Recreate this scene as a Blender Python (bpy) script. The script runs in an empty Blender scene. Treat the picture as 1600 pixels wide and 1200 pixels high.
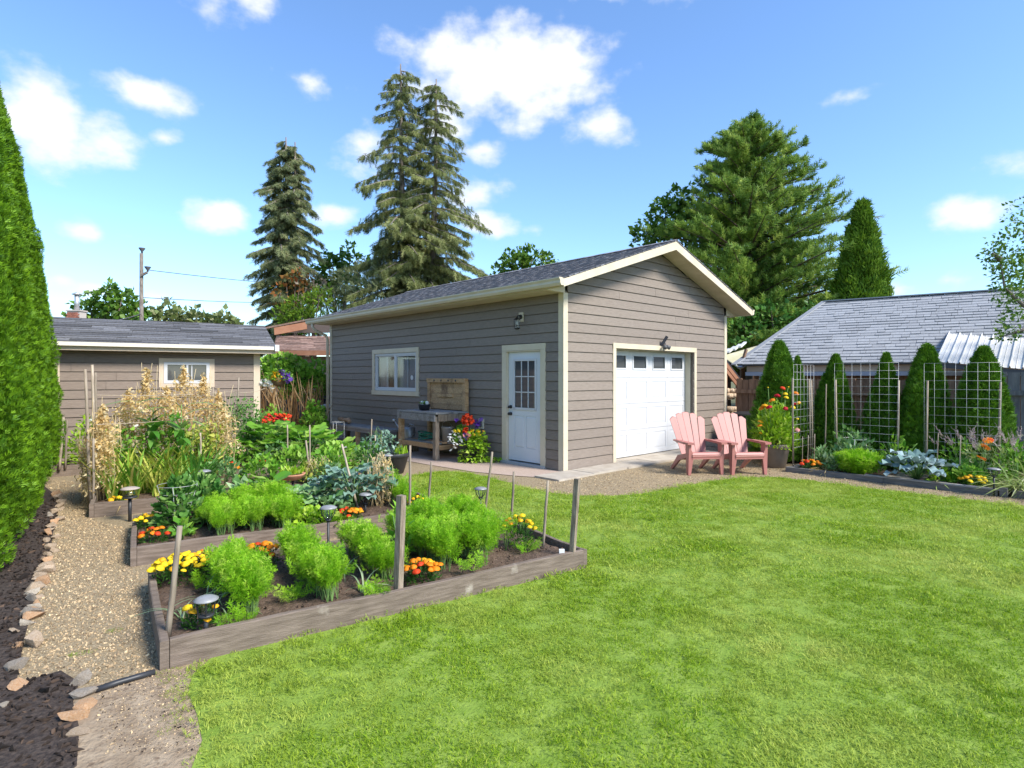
import bpy, math, random
import numpy as np
from mathutils import Vector, Matrix
random.seed(7); rng = np.random.default_rng(7)
SC = bpy.context.scene; COL = SC.collection
PI = math.pi
# ------------------------------------------------------------------ camera, sky, sun, exposure
F, H, HY = 916.7, 1.62, 588.6          # focal length in px of the 1600 px photo, eye height, horizon row
cam = bpy.data.cameras.new('camera'); cam.sensor_width = 36; cam.lens = 36*F/1600
cam.shift_y = -(600-HY)/1600; cam.clip_start = .05; cam.clip_end = 9000
camo = bpy.data.objects.new('camera', cam); COL.objects.link(camo)
camo.location = (0, 0, H); camo.rotation_euler = (PI/2, 0, 0); SC.camera = camo
SUN = Vector((.61, -.40, .68)).normalized()
sl = bpy.data.lights.new('sun', 'SUN'); sl.energy = 4.0; sl.angle = math.radians(16); sl.color = (1, .95, .86)
so = bpy.data.objects.new('sun', sl); COL.objects.link(so); so.rotation_euler = SUN.to_track_quat('Z', 'Y').to_euler(); so.location = (8, -3, 14)
W = bpy.data.worlds.new('World'); SC.world = W; W.use_nodes = True
SC.view_settings.view_transform = 'Standard'; SC.view_settings.look = 'None'
SC.view_settings.exposure = .74; SC.view_settings.gamma = 1; SC.view_settings.use_curve_mapping = False
SC.cycles.max_bounces = 6; SC.cycles.diffuse_bounces = 3; SC.cycles.glossy_bounces = 3; SC.cycles.transmission_bounces = 4
SC.cycles.transparent_max_bounces = 6; SC.cycles.use_denoising = True
def build_world():
    nt = W.node_tree; N = nt.nodes; Lk = nt.links; N.clear()
    out = N.new('ShaderNodeOutputWorld'); bg = N.new('ShaderNodeBackground'); bg.inputs['Strength'].default_value = .15
    Lk.new(bg.outputs[0], out.inputs[0])
    sky = N.new('ShaderNodeTexSky'); sky.sky_type = 'NISHITA'; sky.sun_disc = False
    sky.sun_elevation = math.asin(SUN.z); sky.sun_rotation = math.atan2(SUN.x, SUN.y)
    sky.air_density = 1.15; sky.dust_density = .6; sky.ozone_density = 2.2; sky.altitude = 300
    tc = N.new('ShaderNodeTexCoord'); sep = N.new('ShaderNodeSeparateXYZ'); Lk.new(tc.outputs['Generated'], sep.inputs[0])
    def mth(op, a, b=None, c=None, clamp=False):
        n = N.new('ShaderNodeMath'); n.operation = op; n.use_clamp = clamp
        for i, v in enumerate((a, b, c)):
            if v is None: continue
            if isinstance(v, (int, float)): n.inputs[i].default_value = v
            else: Lk.new(v, n.inputs[i])
        return n.outputs[0]
    az = mth('ARCTAN2', sep.outputs[0], sep.outputs[1]); el = mth('ARCSINE', sep.outputs[2])
    q = mth('DIVIDE', az, PI/2); fold = mth('SUBTRACT', q, mth('ROUND', q)); azf = mth('MULTIPLY', fold, PI/2)
    cv = N.new('ShaderNodeCombineXYZ'); Lk.new(azf, cv.inputs[0]); Lk.new(el, cv.inputs[1])
    nz = N.new('ShaderNodeTexNoise'); nz.inputs['Scale'].default_value = 13; nz.inputs['Detail'].default_value = 9; nz.inputs['Roughness'].default_value = .54
    cs = N.new('ShaderNodeVectorMath'); cs.operation = 'MULTIPLY'; cs.inputs[1].default_value = (1, 1.5, 1); Lk.new(cv.outputs[0], cs.inputs[0])
    Lk.new(cs.outputs[0], nz.inputs['Vector'])
    clouds = [  # (px, py, half width px, half height px, density)
        (790, 115, 160, 74, 1.2), (870, 100, 90, 50, 1.1), (930, 200, 60, 30, .95), (640, 70, 60, 20, .5), (700, 205, 55, 30, .75), (745, 235, 50, 17, .6),
        (745, 305, 62, 25, .75), (760, 350, 52, 26, .95), (345, 335, 55, 26, 1.0), (520, 335, 40, 24, .8), (228, 148, 72, 24, .95), (60, 185, 80, 60, 1.0),
        (170, 225, 60, 38, .85), (135, 363, 36, 14, .8), (1520, 328, 82, 24, 1.0), (1480, 438, 40, 12, .5), (1405, 452, 45, 20, .6), (95, 437, 28, 10, .5), (150, 452, 40, 14, .6),
        (205, 370, 30, 9, .35), (1325, 155, 45, 11, .3), (835, 360, 22, 10, .4), (255, 215, 22, 11, .5), (1570, 262, 50, 12, .3), (570, 240, 45, 40, .55), (250, 465, 60, 10, .45),
        (1020, -60, 150, 40, .8), (330, -30, 120, 35, .7), (480, 125, 60, 12, .25)]
    acc = None
    for (px, py, hw, hh, d) in clouds:
        x, z = (px-800)/F, (HY-py)/F; a = math.atan(x); e = math.atan(z*math.cos(a))
        s = N.new('ShaderNodeVectorMath'); s.operation = 'SUBTRACT'; s.inputs[1].default_value = (a, e, 0); Lk.new(cv.outputs[0], s.inputs[0])
        m = N.new('ShaderNodeVectorMath'); m.operation = 'MULTIPLY'
        m.inputs[1].default_value = (F/hw/math.cos(a)**2*.95, F/hh*.95, 0); Lk.new(s.outputs[0], m.inputs[0])
        ln = N.new('ShaderNodeVectorMath'); ln.operation = 'LENGTH'; Lk.new(m.outputs[0], ln.inputs[0])
        v = mth('MULTIPLY', mth('SUBTRACT', 1.12, ln.outputs[1]), d)
        acc = v if acc is None else mth('MAXIMUM', acc, v)
    acc = mth('MAXIMUM', acc, -.6)
    dens = mth('ADD', acc, mth('MULTIPLY', mth('SUBTRACT', nz.outputs[0], .52), 2.1))
    mr = N.new('ShaderNodeMapRange'); mr.interpolation_type = 'SMOOTHSTEP'; mr.inputs[1].default_value = .0; mr.inputs[2].default_value = .85; Lk.new(dens, mr.inputs[0])
    up = mth('GREATER_THAN', sep.outputs[2], 0.0); msk = mth('MULTIPLY', mr.outputs[0], up)
    # cloud brightness: slightly grey cores towards the base
    n2 = N.new('ShaderNodeTexNoise'); n2.inputs['Scale'].default_value = 20; n2.inputs['Detail'].default_value = 5; Lk.new(cs.outputs[0], n2.inputs['Vector'])
    cr = N.new('ShaderNodeMix'); cr.data_type = 'RGBA'; cr.inputs[6].default_value = (3.9, 4.05, 4.3, 1); cr.inputs[7].default_value = (4.9, 4.95, 5.0, 1); Lk.new(n2.outputs[0], cr.inputs[0])
    tint = N.new('ShaderNodeMix'); tint.data_type = 'RGBA'; tint.blend_type = 'MULTIPLY'; tint.inputs[0].default_value = 1; tint.inputs[7].default_value = SKYT; Lk.new(sky.outputs[0], tint.inputs[6])
    mx = N.new('ShaderNodeMix'); mx.data_type = 'RGBA'; Lk.new(msk, mx.inputs[0]); Lk.new(tint.outputs[2], mx.inputs[6]); Lk.new(cr.outputs[2], mx.inputs[7])
    Lk.new(mx.outputs[2], bg.inputs[0])
SKYT = (.80, .97, 1.17, 1)
build_world()
# ------------------------------------------------------------------ helpers
def G(px, py, z=0.0):
    Y = F*(H-z)/(py-HY); return np.array([(px-800)/F*Y, Y, z])
def at(px, py, Y): return np.array([(px-800)/F*Y, Y, H-(py-HY)*Y/F])
def tag(o, label=None, cat=None, group=None, kind=None):
    if label: o['label'] = label
    if cat: o['category'] = cat
    if group: o['group'] = group
    if kind: o['kind'] = kind
    return o
def thing(name, label, cat, loc=(0, 0, 0), rz=0, group=None):
    o = bpy.data.objects.new(name, None); COL.objects.link(o); o.location = [float(q) for q in loc]; o.rotation_euler = (0, 0, rz)
    o.empty_display_size = .1
    return tag(o, label, cat, group)
def link(name, me, parent=None, loc=None, rot=None):
    o = bpy.data.objects.new(name, me); COL.objects.link(o)
    if parent: o.parent = parent
    if loc is not None: o.location = [float(q) for q in loc]
    if rot is not None: o.rotation_euler = rot
    return o
def copy_tree(o, parent=None):
    c = o.copy(); COL.objects.link(c)
    if parent: c.parent = parent
    for ch in list(o.children): copy_tree(ch, c)
    return c
def nrm(a): return a/np.maximum(np.linalg.norm(a, axis=-1, keepdims=True), 1e-9)
class MB:
    """collects primitives, then builds ONE mesh object; every primitive carries a random value 'rnd'"""
    def __init__(s): s.V = []; s.Lp = []; s.T = []; s.R = []; s.n = 0; s.sm = []
    def raw(s, V, faces, r=None, smooth=False):
        V = np.asarray(V, float).reshape(-1, 3); r = rng.random() if r is None else r
        s.V.append(V); s.R.append(np.full(len(V), r))
        for f in faces: s.Lp.extend(int(i)+s.n for i in f); s.T.append(len(f)); s.sm.append(smooth)
        s.n += len(V); return s
    def box(s, x0, x1, y0, y1, z0, z1, r=None, rot=None, c=None):
        V = np.array([(x, y, z) for z in (z0, z1) for y in (y0, y1) for x in (x0, x1)], float)
        if rot is not None: V = V @ np.array(rot.to_matrix()).T
        if c is not None: V = V+np.array(c)
        return s.raw(V, [(0, 2, 3, 1), (4, 5, 7, 6), (0, 1, 5, 4), (2, 6, 7, 3), (0, 4, 6, 2), (1, 3, 7, 5)], r)
    def bar(s, p0, p1, w, d=None, r=None, up=(0, 0, 1)):
        d = w if d is None else d; p0 = np.array(p0, float); p1 = np.array(p1, float); a = nrm(p1-p0); u = np.array(up, float)
        if abs(a@u) > .98: u = np.array((0, 1., 0))
        x = nrm(np.cross(a, u)); y = np.cross(x, a)
        V = [p+x*sx*w/2+y*sy*d/2 for p in (p0, p1) for sy in (-1, 1) for sx in (-1, 1)]
        return s.raw(V, [(0, 2, 3, 1), (4, 5, 7, 6), (0, 1, 5, 4), (2, 6, 7, 3), (0, 4, 6, 2), (1, 3, 7, 5)], r)
    def tube(s, pts, rad, n=6, r=None, cap=True):
        pts = np.asarray(pts, float); k = len(pts); rad = np.broadcast_to(np.asarray(rad, float), (k,)); t = nrm(np.gradient(pts, axis=0))
        u = np.array((0, 0, 1.)) if abs(t[0][2]) < .9 else np.array((1., 0, 0)); V = []
        for i in range(k):
            x = nrm(np.cross(t[i], u)); y = np.cross(x, t[i])
            for j in range(n): a = 2*PI*j/n; V.append(pts[i]+rad[i]*(x*math.cos(a)+y*math.sin(a)))
        f = [(i*n+j, i*n+(j+1) % n, (i+1)*n+(j+1) % n, (i+1)*n+j) for i in range(k-1) for j in range(n)]
        if cap: f += [tuple(range(n))[::-1], tuple((k-1)*n+j for j in range(n))]
        return s.raw(V, f, r, True)
    def lathe(s, prof, n=20, c=(0, 0, 0), r=None, cap=True):
        V = []; k = len(prof)
        for (ra, z) in prof:
            for j in range(n): a = 2*PI*j/n; V.append((c[0]+ra*math.cos(a), c[1]+ra*math.sin(a), c[2]+z))
        f = [(i*n+j, i*n+(j+1) % n, (i+1)*n+(j+1) % n, (i+1)*n+j) for i in range(k-1) for j in range(n)]
        if cap: f += [tuple(range(n))[::-1], tuple((k-1)*n+j for j in range(n))]
        return s.raw(V, f, r, True)
    def prism(s, poly, axis, a0, a1, r=None):
        """poly of 2D points in the other two axes (in xyz order), extruded along axis"""
        V = []
        for a in (a0, a1):
            for p in poly:
                q = list(p); q.insert(axis, a); V.append(q)
        n = len(poly); f = [tuple(range(n)), tuple(range(n, 2*n))[::-1]]+[(i, (i+1) % n, n+(i+1) % n, n+i) for i in range(n)]
        return s.raw(V, f, r)
    def inst(s, T, P, D, S, wid=1., up=(0, 0, 1), tilt=.5, thick=None, R=None):
        """bake template T=(verts, faces) at points P, local +y along D, +z towards up (loosened by tilt)"""
        tv, tf = T; P = np.asarray(P, float); N_ = len(P)
        if N_ == 0: return s
        D = nrm(np.asarray(D, float)); u = np.asarray(up, float)
        if u.ndim == 1: u = np.tile(u, (N_, 1))
        u = u+tilt*rng.normal(size=(N_, 3)); z = u-(u*D).sum(1, keepdims=True)*D; z = nrm(z); x = np.cross(D, z)
        S = np.broadcast_to(np.asarray(S, float), (N_,)); wid = np.broadcast_to(np.asarray(wid, float), (N_,))
        th = S if thick is None else np.broadcast_to(np.asarray(thick, float), (N_,))
        V = P[:, None, :]+tv[None, :, 0:1]*(x*(S*wid)[:, None])[:, None, :]+tv[None, :, 1:2]*(D*S[:, None])[:, None, :]+tv[None, :, 2:3]*(z*th[:, None])[:, None, :]
        k = len(tv); s.V.append(V.reshape(-1, 3))
        s.R.append(np.repeat(rng.random(N_) if R is None else np.broadcast_to(R, (N_,)), k))
        fl = np.array([i for f in tf for i in f]); ft = [len(f) for f in tf]
        s.Lp.extend((fl[None, :]+(np.arange(N_)*k)[:, None]+s.n).ravel().tolist()); s.T.extend(ft*N_); s.sm.extend([True]*(len(ft)*N_)); s.n += N_*k
        return s
    def mesh(s, name, mat):
        me = bpy.data.meshes.new(name); V = np.concatenate(s.V) if s.V else np.zeros((0, 3)); T = np.array(s.T, np.int32); Lp = np.array(s.Lp, np.int32)
        me.vertices.add(len(V)); me.vertices.foreach_set('co', V.astype(np.float32).ravel())
        me.loops.add(len(Lp)); me.loops.foreach_set('vertex_index', Lp)
        me.polygons.add(len(T)); me.polygons.foreach_set('loop_start', np.concatenate([[0], np.cumsum(T)[:-1]]).astype(np.int32))
        me.polygons.foreach_set('use_smooth', np.array(s.sm, bool))
        a = me.attributes.new('rnd', 'FLOAT', 'POINT'); a.data.foreach_set('value', np.concatenate(s.R).astype(np.float32))
        me.materials.append(mat); me.update(calc_edges=True); me.validate(); return me
    def build(s, name, mat, parent=None, loc=None, rot=None): return link(name, s.mesh(name, mat), parent, loc, rot)
# ------------------------------------------------------------------ materials
def _nt(name):
    m = bpy.data.materials.new(name); m.use_nodes = True; nt = m.node_tree; nt.nodes.clear()
    o = nt.nodes.new('ShaderNodeOutputMaterial'); return m, nt, nt.nodes, nt.links, o
def mixc(N, Lk, fac, a, b):
    n = N.new('ShaderNodeMix'); n.data_type = 'RGBA'
    for i, v in ((0, fac), (6, a), (7, b)):
        if isinstance(v, (int, float)): n.inputs[i].default_value = v
        elif isinstance(v, tuple): n.inputs[i].default_value = v+(1,) if len(v) == 3 else v
        else: Lk.new(v, n.inputs[i])
    return n.outputs[2]
def noise(N, Lk, scale, stretch=(1, 1, 1), lo=.35, hi=.65, detail=6, coord='Object', rough=.55):
    tc = N.new('ShaderNodeTexCoord'); mp = N.new('ShaderNodeMapping'); mp.inputs['Scale'].default_value = stretch
    if coord == 'World':
        g = N.new('ShaderNodeNewGeometry'); Lk.new(g.outputs['Position'], mp.inputs[0])
    else: Lk.new(tc.outputs[coord], mp.inputs[0])
    nz = N.new('ShaderNodeTexNoise'); nz.inputs['Scale'].default_value = scale; nz.inputs['Detail'].default_value = detail; nz.inputs['Roughness'].default_value = rough
    Lk.new(mp.outputs[0], nz.inputs['Vector'])
    mr = N.new('ShaderNodeMapRange'); mr.inputs[1].default_value = lo; mr.inputs[2].default_value = hi; Lk.new(nz.outputs[0], mr.inputs[0])
    return mr.outputs[0], nz.outputs[0]
def M(name, c1, c2=None, scale=6, rough=.7, bump=0, bscale=40, rnd=0, arnd=0, stretch=(1, 1, 1), metal=0, spec=.3, c3=None, scale3=2, lo3=.55, hi3=.7, coord='Object'):
    m, nt, N, Lk, o = _nt(name); p = N.new('ShaderNodeBsdfPrincipled'); Lk.new(p.outputs[0], o.inputs[0])
    p.inputs['Roughness'].default_value = rough; p.inputs['Metallic'].default_value = metal; p.inputs['Specular IOR Level'].default_value = spec
    col = None
    if c2 is not None:
        f, _ = noise(N, Lk, scale, stretch, coord=coord); col = mixc(N, Lk, f, c1, c2)
    if c3 is not None:
        f, _ = noise(N, Lk, scale3, (1, 1, 1), lo3, hi3, coord=coord); col = mixc(N, Lk, f, col if col is not None else c1, c3)
    if rnd or arnd:
        hs = N.new('ShaderNodeHueSaturation')
        if col is not None: Lk.new(col, hs.inputs['Color'])
        else: hs.inputs['Color'].default_value = c1+(1,)
        if rnd: src = N.new('ShaderNodeObjectInfo').outputs['Random']; amt = rnd
        else:
            a = N.new('ShaderNodeAttribute'); a.attribute_name = 'rnd'; src = a.outputs['Fac']; amt = arnd
        mr = N.new('ShaderNodeMapRange'); mr.inputs[3].default_value = 1-amt; mr.inputs[4].default_value = 1+amt; Lk.new(src, mr.inputs[0]); Lk.new(mr.outputs[0], hs.inputs['Value'])
        col = hs.outputs[0]
    if col is None: p.inputs['Base Color'].default_value = c1+(1,)
    else: Lk.new(col, p.inputs['Base Color'])
    if bump:
        _, h = noise(N, Lk, bscale, stretch, coord=coord); b = N.new('ShaderNodeBump'); b.inputs['Distance'].default_value = bump; b.inputs['Strength'].default_value = 1
        Lk.new(h, b.inputs['Height']); Lk.new(b.outputs[0], p.inputs['Normal'])
    return m
def leafm(name, c1, c2, c3=None, tr=.3, rough=.45, world=None, spec=.25):
    m, nt, N, Lk, o = _nt(name); p = N.new('ShaderNodeBsdfPrincipled'); p.inputs['Roughness'].default_value = rough; p.inputs['Specular IOR Level'].default_value = spec
    a = N.new('ShaderNodeAttribute'); a.attribute_name = 'rnd'; cr = N.new('ShaderNodeValToRGB'); e = cr.color_ramp.elements
    e[0].color = c1+(1,); e[1].color = c2+(1,); e[0].position = .1; e[1].position = .75
    if c3: x = e.new(.97); x.color = c3+(1,)
    Lk.new(a.outputs['Fac'], cr.inputs[0]); col = cr.outputs[0]
    if world:
        f, _ = noise(N, Lk, world[0], (1, 1, 1), world[2], world[3], 5, 'World'); col = mixc(N, Lk, f, col, world[1])
    Lk.new(col, p.inputs['Base Color']); t = N.new('ShaderNodeBsdfTranslucent'); Lk.new(col, t.inputs['Color'])
    mx = N.new('ShaderNodeMixShader'); mx.inputs[0].default_value = tr; Lk.new(p.outputs[0], mx.inputs[1]); Lk.new(t.outputs[0], mx.inputs[2]); Lk.new(mx.outputs[0], o.inputs[0])
    return m
def glassm(name, tint=(.02, .025, .03), rough=.03):
    m, nt, N, Lk, o = _nt(name); p = N.new('ShaderNodeBsdfPrincipled'); p.inputs['Base Color'].default_value = tint+(1,); p.inputs['Roughness'].default_value = rough
    p.inputs['Specular IOR Level'].default_value = .8; Lk.new(p.outputs[0], o.inputs[0]); return m
def clearm(name):
    m, nt, N, Lk, o = _nt(name); g = N.new('ShaderNodeBsdfGlossy'); g.inputs['Roughness'].default_value = .05; t = N.new('ShaderNodeBsdfTransparent'); t.inputs[0].default_value = (.9, .92, .92, 1)
    lw = N.new('ShaderNodeLayerWeight'); pw = N.new('ShaderNodeMath'); pw.operation = 'POWER'; pw.inputs[1].default_value = 4.; Lk.new(lw.outputs['Facing'], pw.inputs[0]); fr = N.new('ShaderNodeMath'); fr.operation = 'MULTIPLY_ADD'; fr.inputs[1].default_value = .9; fr.inputs[2].default_value = .045; Lk.new(pw.outputs[0], fr.inputs[0]); mx = N.new('ShaderNodeMixShader'); Lk.new(fr.outputs[0], mx.inputs[0]); Lk.new(t.outputs[0], mx.inputs[1]); Lk.new(g.outputs[0], mx.inputs[2]); Lk.new(mx.outputs[0], o.inputs[0]); return m
# templates (local y = axis, z = face)
LEAF = (np.array([(0, 0, 0), (-.5, .38, .1), (.5, .38, .1), (0, .45, 0), (0, 1, -.14)], float), [(0, 3, 1), (0, 2, 3), (1, 3, 4), (3, 2, 4)])
def _round(k=12, ruf=.05, nl=1, lob=.0, nr=3):
    V = [(0, .36, -.06)]; f = []
    for s in (.55, 1.):
        for i in range(k):
            a = 2*PI*i/k-PI/2; rr = .5*s*(1+lob*s*math.cos(nl*(a-PI/2))); V.append((rr*math.cos(a), .5+rr*math.sin(a)-.08*(1-s), (ruf*s*s*math.sin(nr*a+1))+.05*s-.10*s*max(0, math.sin(a))))
    f = [(0, 1+i, 1+(i+1) % k) for i in range(k)]+[(1+i, 1+k+i, 1+k+(i+1) % k, 1+(i+1) % k) for i in range(k)]
    return np.array(V), f
ROUND = _round(10, .04); LOBED = _round(15, .05, 5, .20, 4); RUFF = _round(16, .12, 7, .06, 5)
def _blade(n=4, bend=.5):
    V = []; 
    for i in range(n):
        t = i/n; w = .5*(1-.6*t*t); y = t*(1-.25*bend*t); z = -bend*t*t*.6; V += [(-w, y, z), (w, y, z)]
    V.append((0, 1-.25*bend, -bend*.6)); f = [(2*i, 2*i+1, 2*i+3, 2*i+2) for i in range(n-1)]+[(2*n-2, 2*n-1, 2*n)]
    return np.array(V), f
BLADE = _blade(); ARCH = _blade(6, 1.3); STIFF = _blade(3, .12)
def _frond():
    V = []; f = []
    def tri(a, b, w):
        a = np.array(a); b = np.array(b); d = nrm(b-a); x = np.array((d[1], -d[0], 0))*w; k = len(V); V.extend([a-x, a+x, b]); f.append((k, k+1, k+2))
    tri((0, 0, 0), (0, 1, -.1), .012)
    for i in range(7):
        y = .28+.1*i+random.uniform(-.03, .03); l = .34*(1-.09*i)*random.uniform(.7, 1.15)
        for s in (-1, 1):
            b = (s*l*.75, y+l*.55*random.uniform(.5, 1.4), random.uniform(-.12, .12)); tri((0, y, 0), b, .014)
            for t in (.35, .6, .8, .97):
                m = (b[0]*t, y+(b[1]-y)*t, b[2]*t); z = random.uniform(-.09, .09); tri(m, (m[0]+s*.03+random.uniform(-.03, .03), m[1]+.13*(1.3-t)+.02, m[2]+z), .0115); tri(m, (m[0]+s*.12*(1.3-t)+s*.02, m[1]+random.uniform(-.04, .03), m[2]-z), .0115)
    return np.array(V), f
FRONDS = [_frond() for _ in range(4)]; FROND = FRONDS[0]
def _needles(n=16, spread=.55, w=.035):
    V = []; f = []
    for i in range(n):
        t = i/n; a = i*2.4; y0 = .75*t; d = np.array((math.cos(a)*spread, .6, math.sin(a)*spread)); d = d/np.linalg.norm(d)*(.5-.2*t); p = np.array((0, y0, 0)); x = np.cross(d, (.3, .2, .9)); x = x/np.linalg.norm(x)*w
        k = len(V); V += [p-x, p+x, p+d]; f.append((k, k+1, k+2))
    return np.array(V), f
NEEDLE = _needles(); TUFT = _needles(22, .9, .05); SPRIG = _needles(10, .45, .09)
def _spray():
    V = [(-.03, 0, 0), (.03, 0, 0)]; f = []
    for (x, y, w) in ((-.32, .66, .15), (.0, 1.0, .16), (.3, .72, .15)):
        k = len(V); V += [(x-w*.6, y*.55, .06), (x+w*.6, y*.55, .03), (x, y, -.08)]; f += [(0, 1, k+1, k), (k, k+1, k+2)]
    return np.array(V, float), f
SPRAY = _spray()
def _head(n=9, rings=4):
    V = [(0, 0, .5)]; f = []
    for i in range(rings):
        t = (i+1)/rings; th = t*1.75
        for j in range(n):
            a = 2*PI*(j+.5*(i % 2))/n; rr = .5*math.sin(th)*(1.12 if j % 2 else .86); V.append((rr*math.cos(a), rr*math.sin(a), .42*math.cos(th)+(.06 if j % 2 else -.03)))
    f += [(0, 1+j, 1+(j+1) % n) for j in range(n)]
    for i in range(rings-1):
        for j in range(n): a = 1+i*n+j; b = 1+i*n+(j+1) % n; f.append((a, a+n, b+n, b))
    return np.array(V), f
HEAD = _head()
def _daisy(n=8):
    V = [(0, 0, .06)]; f = []
    for j in range(n):
        a = 2*PI*j/n; k = len(V)
        for da, rr, z in ((-.3, .3, .05), (.3, .3, .05), (.28, .52, -.02), (-.28, .52, -.02)): V.append((rr*math.cos(a+da), rr*math.sin(a+da), z))
        f += [(0, k, k+1), (k, k+3, k+2, k+1)]
    return np.array(V), f
DAISY = _daisy()
def sph(n):
    a = rng.normal(size=(n, 3)); return nrm(a)
def inpoly(P, poly):
    x, y = P[:, 0], P[:, 1]; r = np.zeros(len(P), bool); poly = np.asarray(poly)[:, :2]; j = len(poly)-1
    for i in range(len(poly)):
        xi, yi = poly[i]; xj, yj = poly[j]
        c = ((yi > y) != (yj > y)) & (x < (xj-xi)*(y-yi)/((yj-yi) if yj != yi else 1e-9)+xi); r ^= c; j = i
    return r
def sheet(name, poly, z, mat, kind='structure', label=None):
    me = bpy.data.meshes.new(name); P = np.asarray(poly, float); me.from_pydata([(p[0], p[1], z) for p in P], [], [tuple(range(len(P)))])
    me.materials.append(mat); o = link(name, me); o['kind'] = kind
    if label: o['label'] = label
    return o
def scatter(name, P, R, S, objs, kind='stuff', label=None, parent=None, cat=None):
    """one object: a cloud of points that instances a few small meshes"""
    me = bpy.data.meshes.new(name); n = len(P); me.vertices.add(n); me.vertices.foreach_set('co', np.asarray(P, np.float32).ravel())
    a = me.attributes.new('rot', 'FLOAT_VECTOR', 'POINT'); a.data.foreach_set('vector', np.asarray(R, np.float32).ravel())
    a = me.attributes.new('scl', 'FLOAT', 'POINT'); a.data.foreach_set('value', np.asarray(S, np.float32).ravel())
    c = bpy.data.collections.new(name+'_pieces'); 
    for o_ in objs: c.objects.link(o_)
    nt = bpy.data.node_groups.new(name, 'GeometryNodeTree'); nt.interface.new_socket('Geometry', in_out='INPUT', socket_type='NodeSocketGeometry'); nt.interface.new_socket('Geometry', in_out='OUTPUT', socket_type='NodeSocketGeometry')
    N = nt.nodes; Lk = nt.links; gi = N.new('NodeGroupInput'); go = N.new('NodeGroupOutput'); iop = N.new('GeometryNodeInstanceOnPoints'); ci = N.new('GeometryNodeCollectionInfo')
    ci.inputs['Collection'].default_value = c; ci.inputs['Separate Children'].default_value = True; ci.inputs['Reset Children'].default_value = True
    r_ = N.new('GeometryNodeInputNamedAttribute'); r_.data_type = 'FLOAT_VECTOR'; r_.inputs[0].default_value = 'rot'
    s_ = N.new('GeometryNodeInputNamedAttribute'); s_.data_type = 'FLOAT'; s_.inputs[0].default_value = 'scl'
    Lk.new(gi.outputs[0], iop.inputs['Points']); Lk.new(ci.outputs[0], iop.inputs['Instance']); iop.inputs['Pick Instance'].default_value = True
    Lk.new(r_.outputs[0], iop.inputs['Rotation']); Lk.new(s_.outputs[0], iop.inputs['Scale']); Lk.new(iop.outputs[0], go.inputs[0])
    o = link(name, me, parent); md = o.modifiers.new('scatter', 'NODES'); md.node_group = nt; o['kind'] = kind
    if label: o['label'] = label
    if cat: o['category'] = cat
    return o
def loose(name, mb, mat): return bpy.data.objects.new(name, mb.mesh(name, mat))
# ------------------------------------------------------------------ colours
CREAM = M('cream_trim', (.57, .485, .345), (.63, .545, .41), 3, .55, .0004, 60, rnd=.04)
SIDING = M('taupe_siding', (.208, .168, .137), (.246, .202, .167), 9, .62, .0012, 70, rnd=.07, stretch=(1, 1, 6))
SIDING2 = M('brown_siding', (.20, .155, .125), (.24, .187, .15), 9, .62, .0012, 70, rnd=.06, stretch=(1, 1, 6))
WHITE = M('white_paint', (.57, .575, .585), (.61, .61, .615), 2, .45)
BLUEW = M('door_paint', (.62, .645, .665), (.66, .68, .70), 2, .38)
SHING = M('charcoal_shingle', (.15, .148, .165), (.25, .243, .26), 30, .9, .003, 200, arnd=.42)
SHINGS = M('dark_shingle', (.098, .098, .105), (.158, .157, .165), 30, .9, .003, 200, arnd=.4)
SHINGN = M('pale_grey_shingle', (.28, .285, .295), (.34, .345, .353), 25, .95, .003, 200, arnd=.09, spec=.1)
SHINGB = M('brown_shingle', (.20, .12, .09), (.30, .20, .16), 10, .9, .003, 80, arnd=.5)
UNDER = M('roof_underlay', (.05, .05, .055), rough=.9)
GLASS = glassm('dark_glass', (.075, .08, .082)); GLASSB = glassm('window_glass', (.06, .066, .075)); CLEAR = clearm('clear_glass')
BLACK = M('black_metal', (.018, .018, .02), rough=.4, spec=.5)
BLACKP = M('black_plastic', (.022, .023, .026), (.035, .035, .038), 10, .45, spec=.45)
GALV = M('galvanised', (.5, .5, .5), (.62, .62, .62), 14, .4, metal=.7)
STEELW = M('white_metal_roof', (.58, .555, .51), (.68, .66, .62), 2, .55, stretch=(1, 1, 1), spec=.2)
WOODG = M('weathered_board', (.12, .090, .068), (.205, .158, .124), 5, .85, .004, 26, rnd=.12, stretch=(1, 9, 9), c3=(.34, .29, .24), scale3=4, lo3=.66, hi3=.76)
WOODP = M('weathered_post', (.14, .105, .075), (.32, .255, .195), 6, .85, .004, 40, rnd=.12, stretch=(9, 9, 1))
WOODS = M('stake_wood', (.21, .165, .12), (.36, .295, .225), 8, .8, .001, 40, rnd=.28, stretch=(5, 5, .6))
WOODT = M('timber_edging', (.11, .105, .10), (.20, .185, .17), 5, .9, .004, 25, rnd=.12, stretch=(1, 9, 9))
WOODB = M('rough_cedar', (.40, .22, .10), (.60, .39, .21), 6, .8, .004, 22, rnd=.16, stretch=(1, 6, 9), c3=(.22, .125, .07), scale3=4)
WOODGY = M('old_grey_plank', (.21, .195, .185), (.35, .33, .315), 7, .85, .004, 30, rnd=.12, stretch=(1, 8, 8), c3=(.13, .10, .085), scale3=4)
FENCEB = M('brown_fence_board', (.15, .085, .05), (.27, .165, .105), 4, .85, .003, 30, rnd=.2, stretch=(6, 6, 1))
FENCEG = M('grey_fence_board', (.16, .15, .145), (.27, .25, .235), 4, .85, .003, 30, rnd=.16, stretch=(6, 6, 1))
TERRA = M('terracotta', (.45, .20, .11), (.55, .28, .17), 12, .8)
TAUPE = M('taupe_pot', (.185, .15, .125), (.215, .18, .15), 8, .5)
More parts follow.
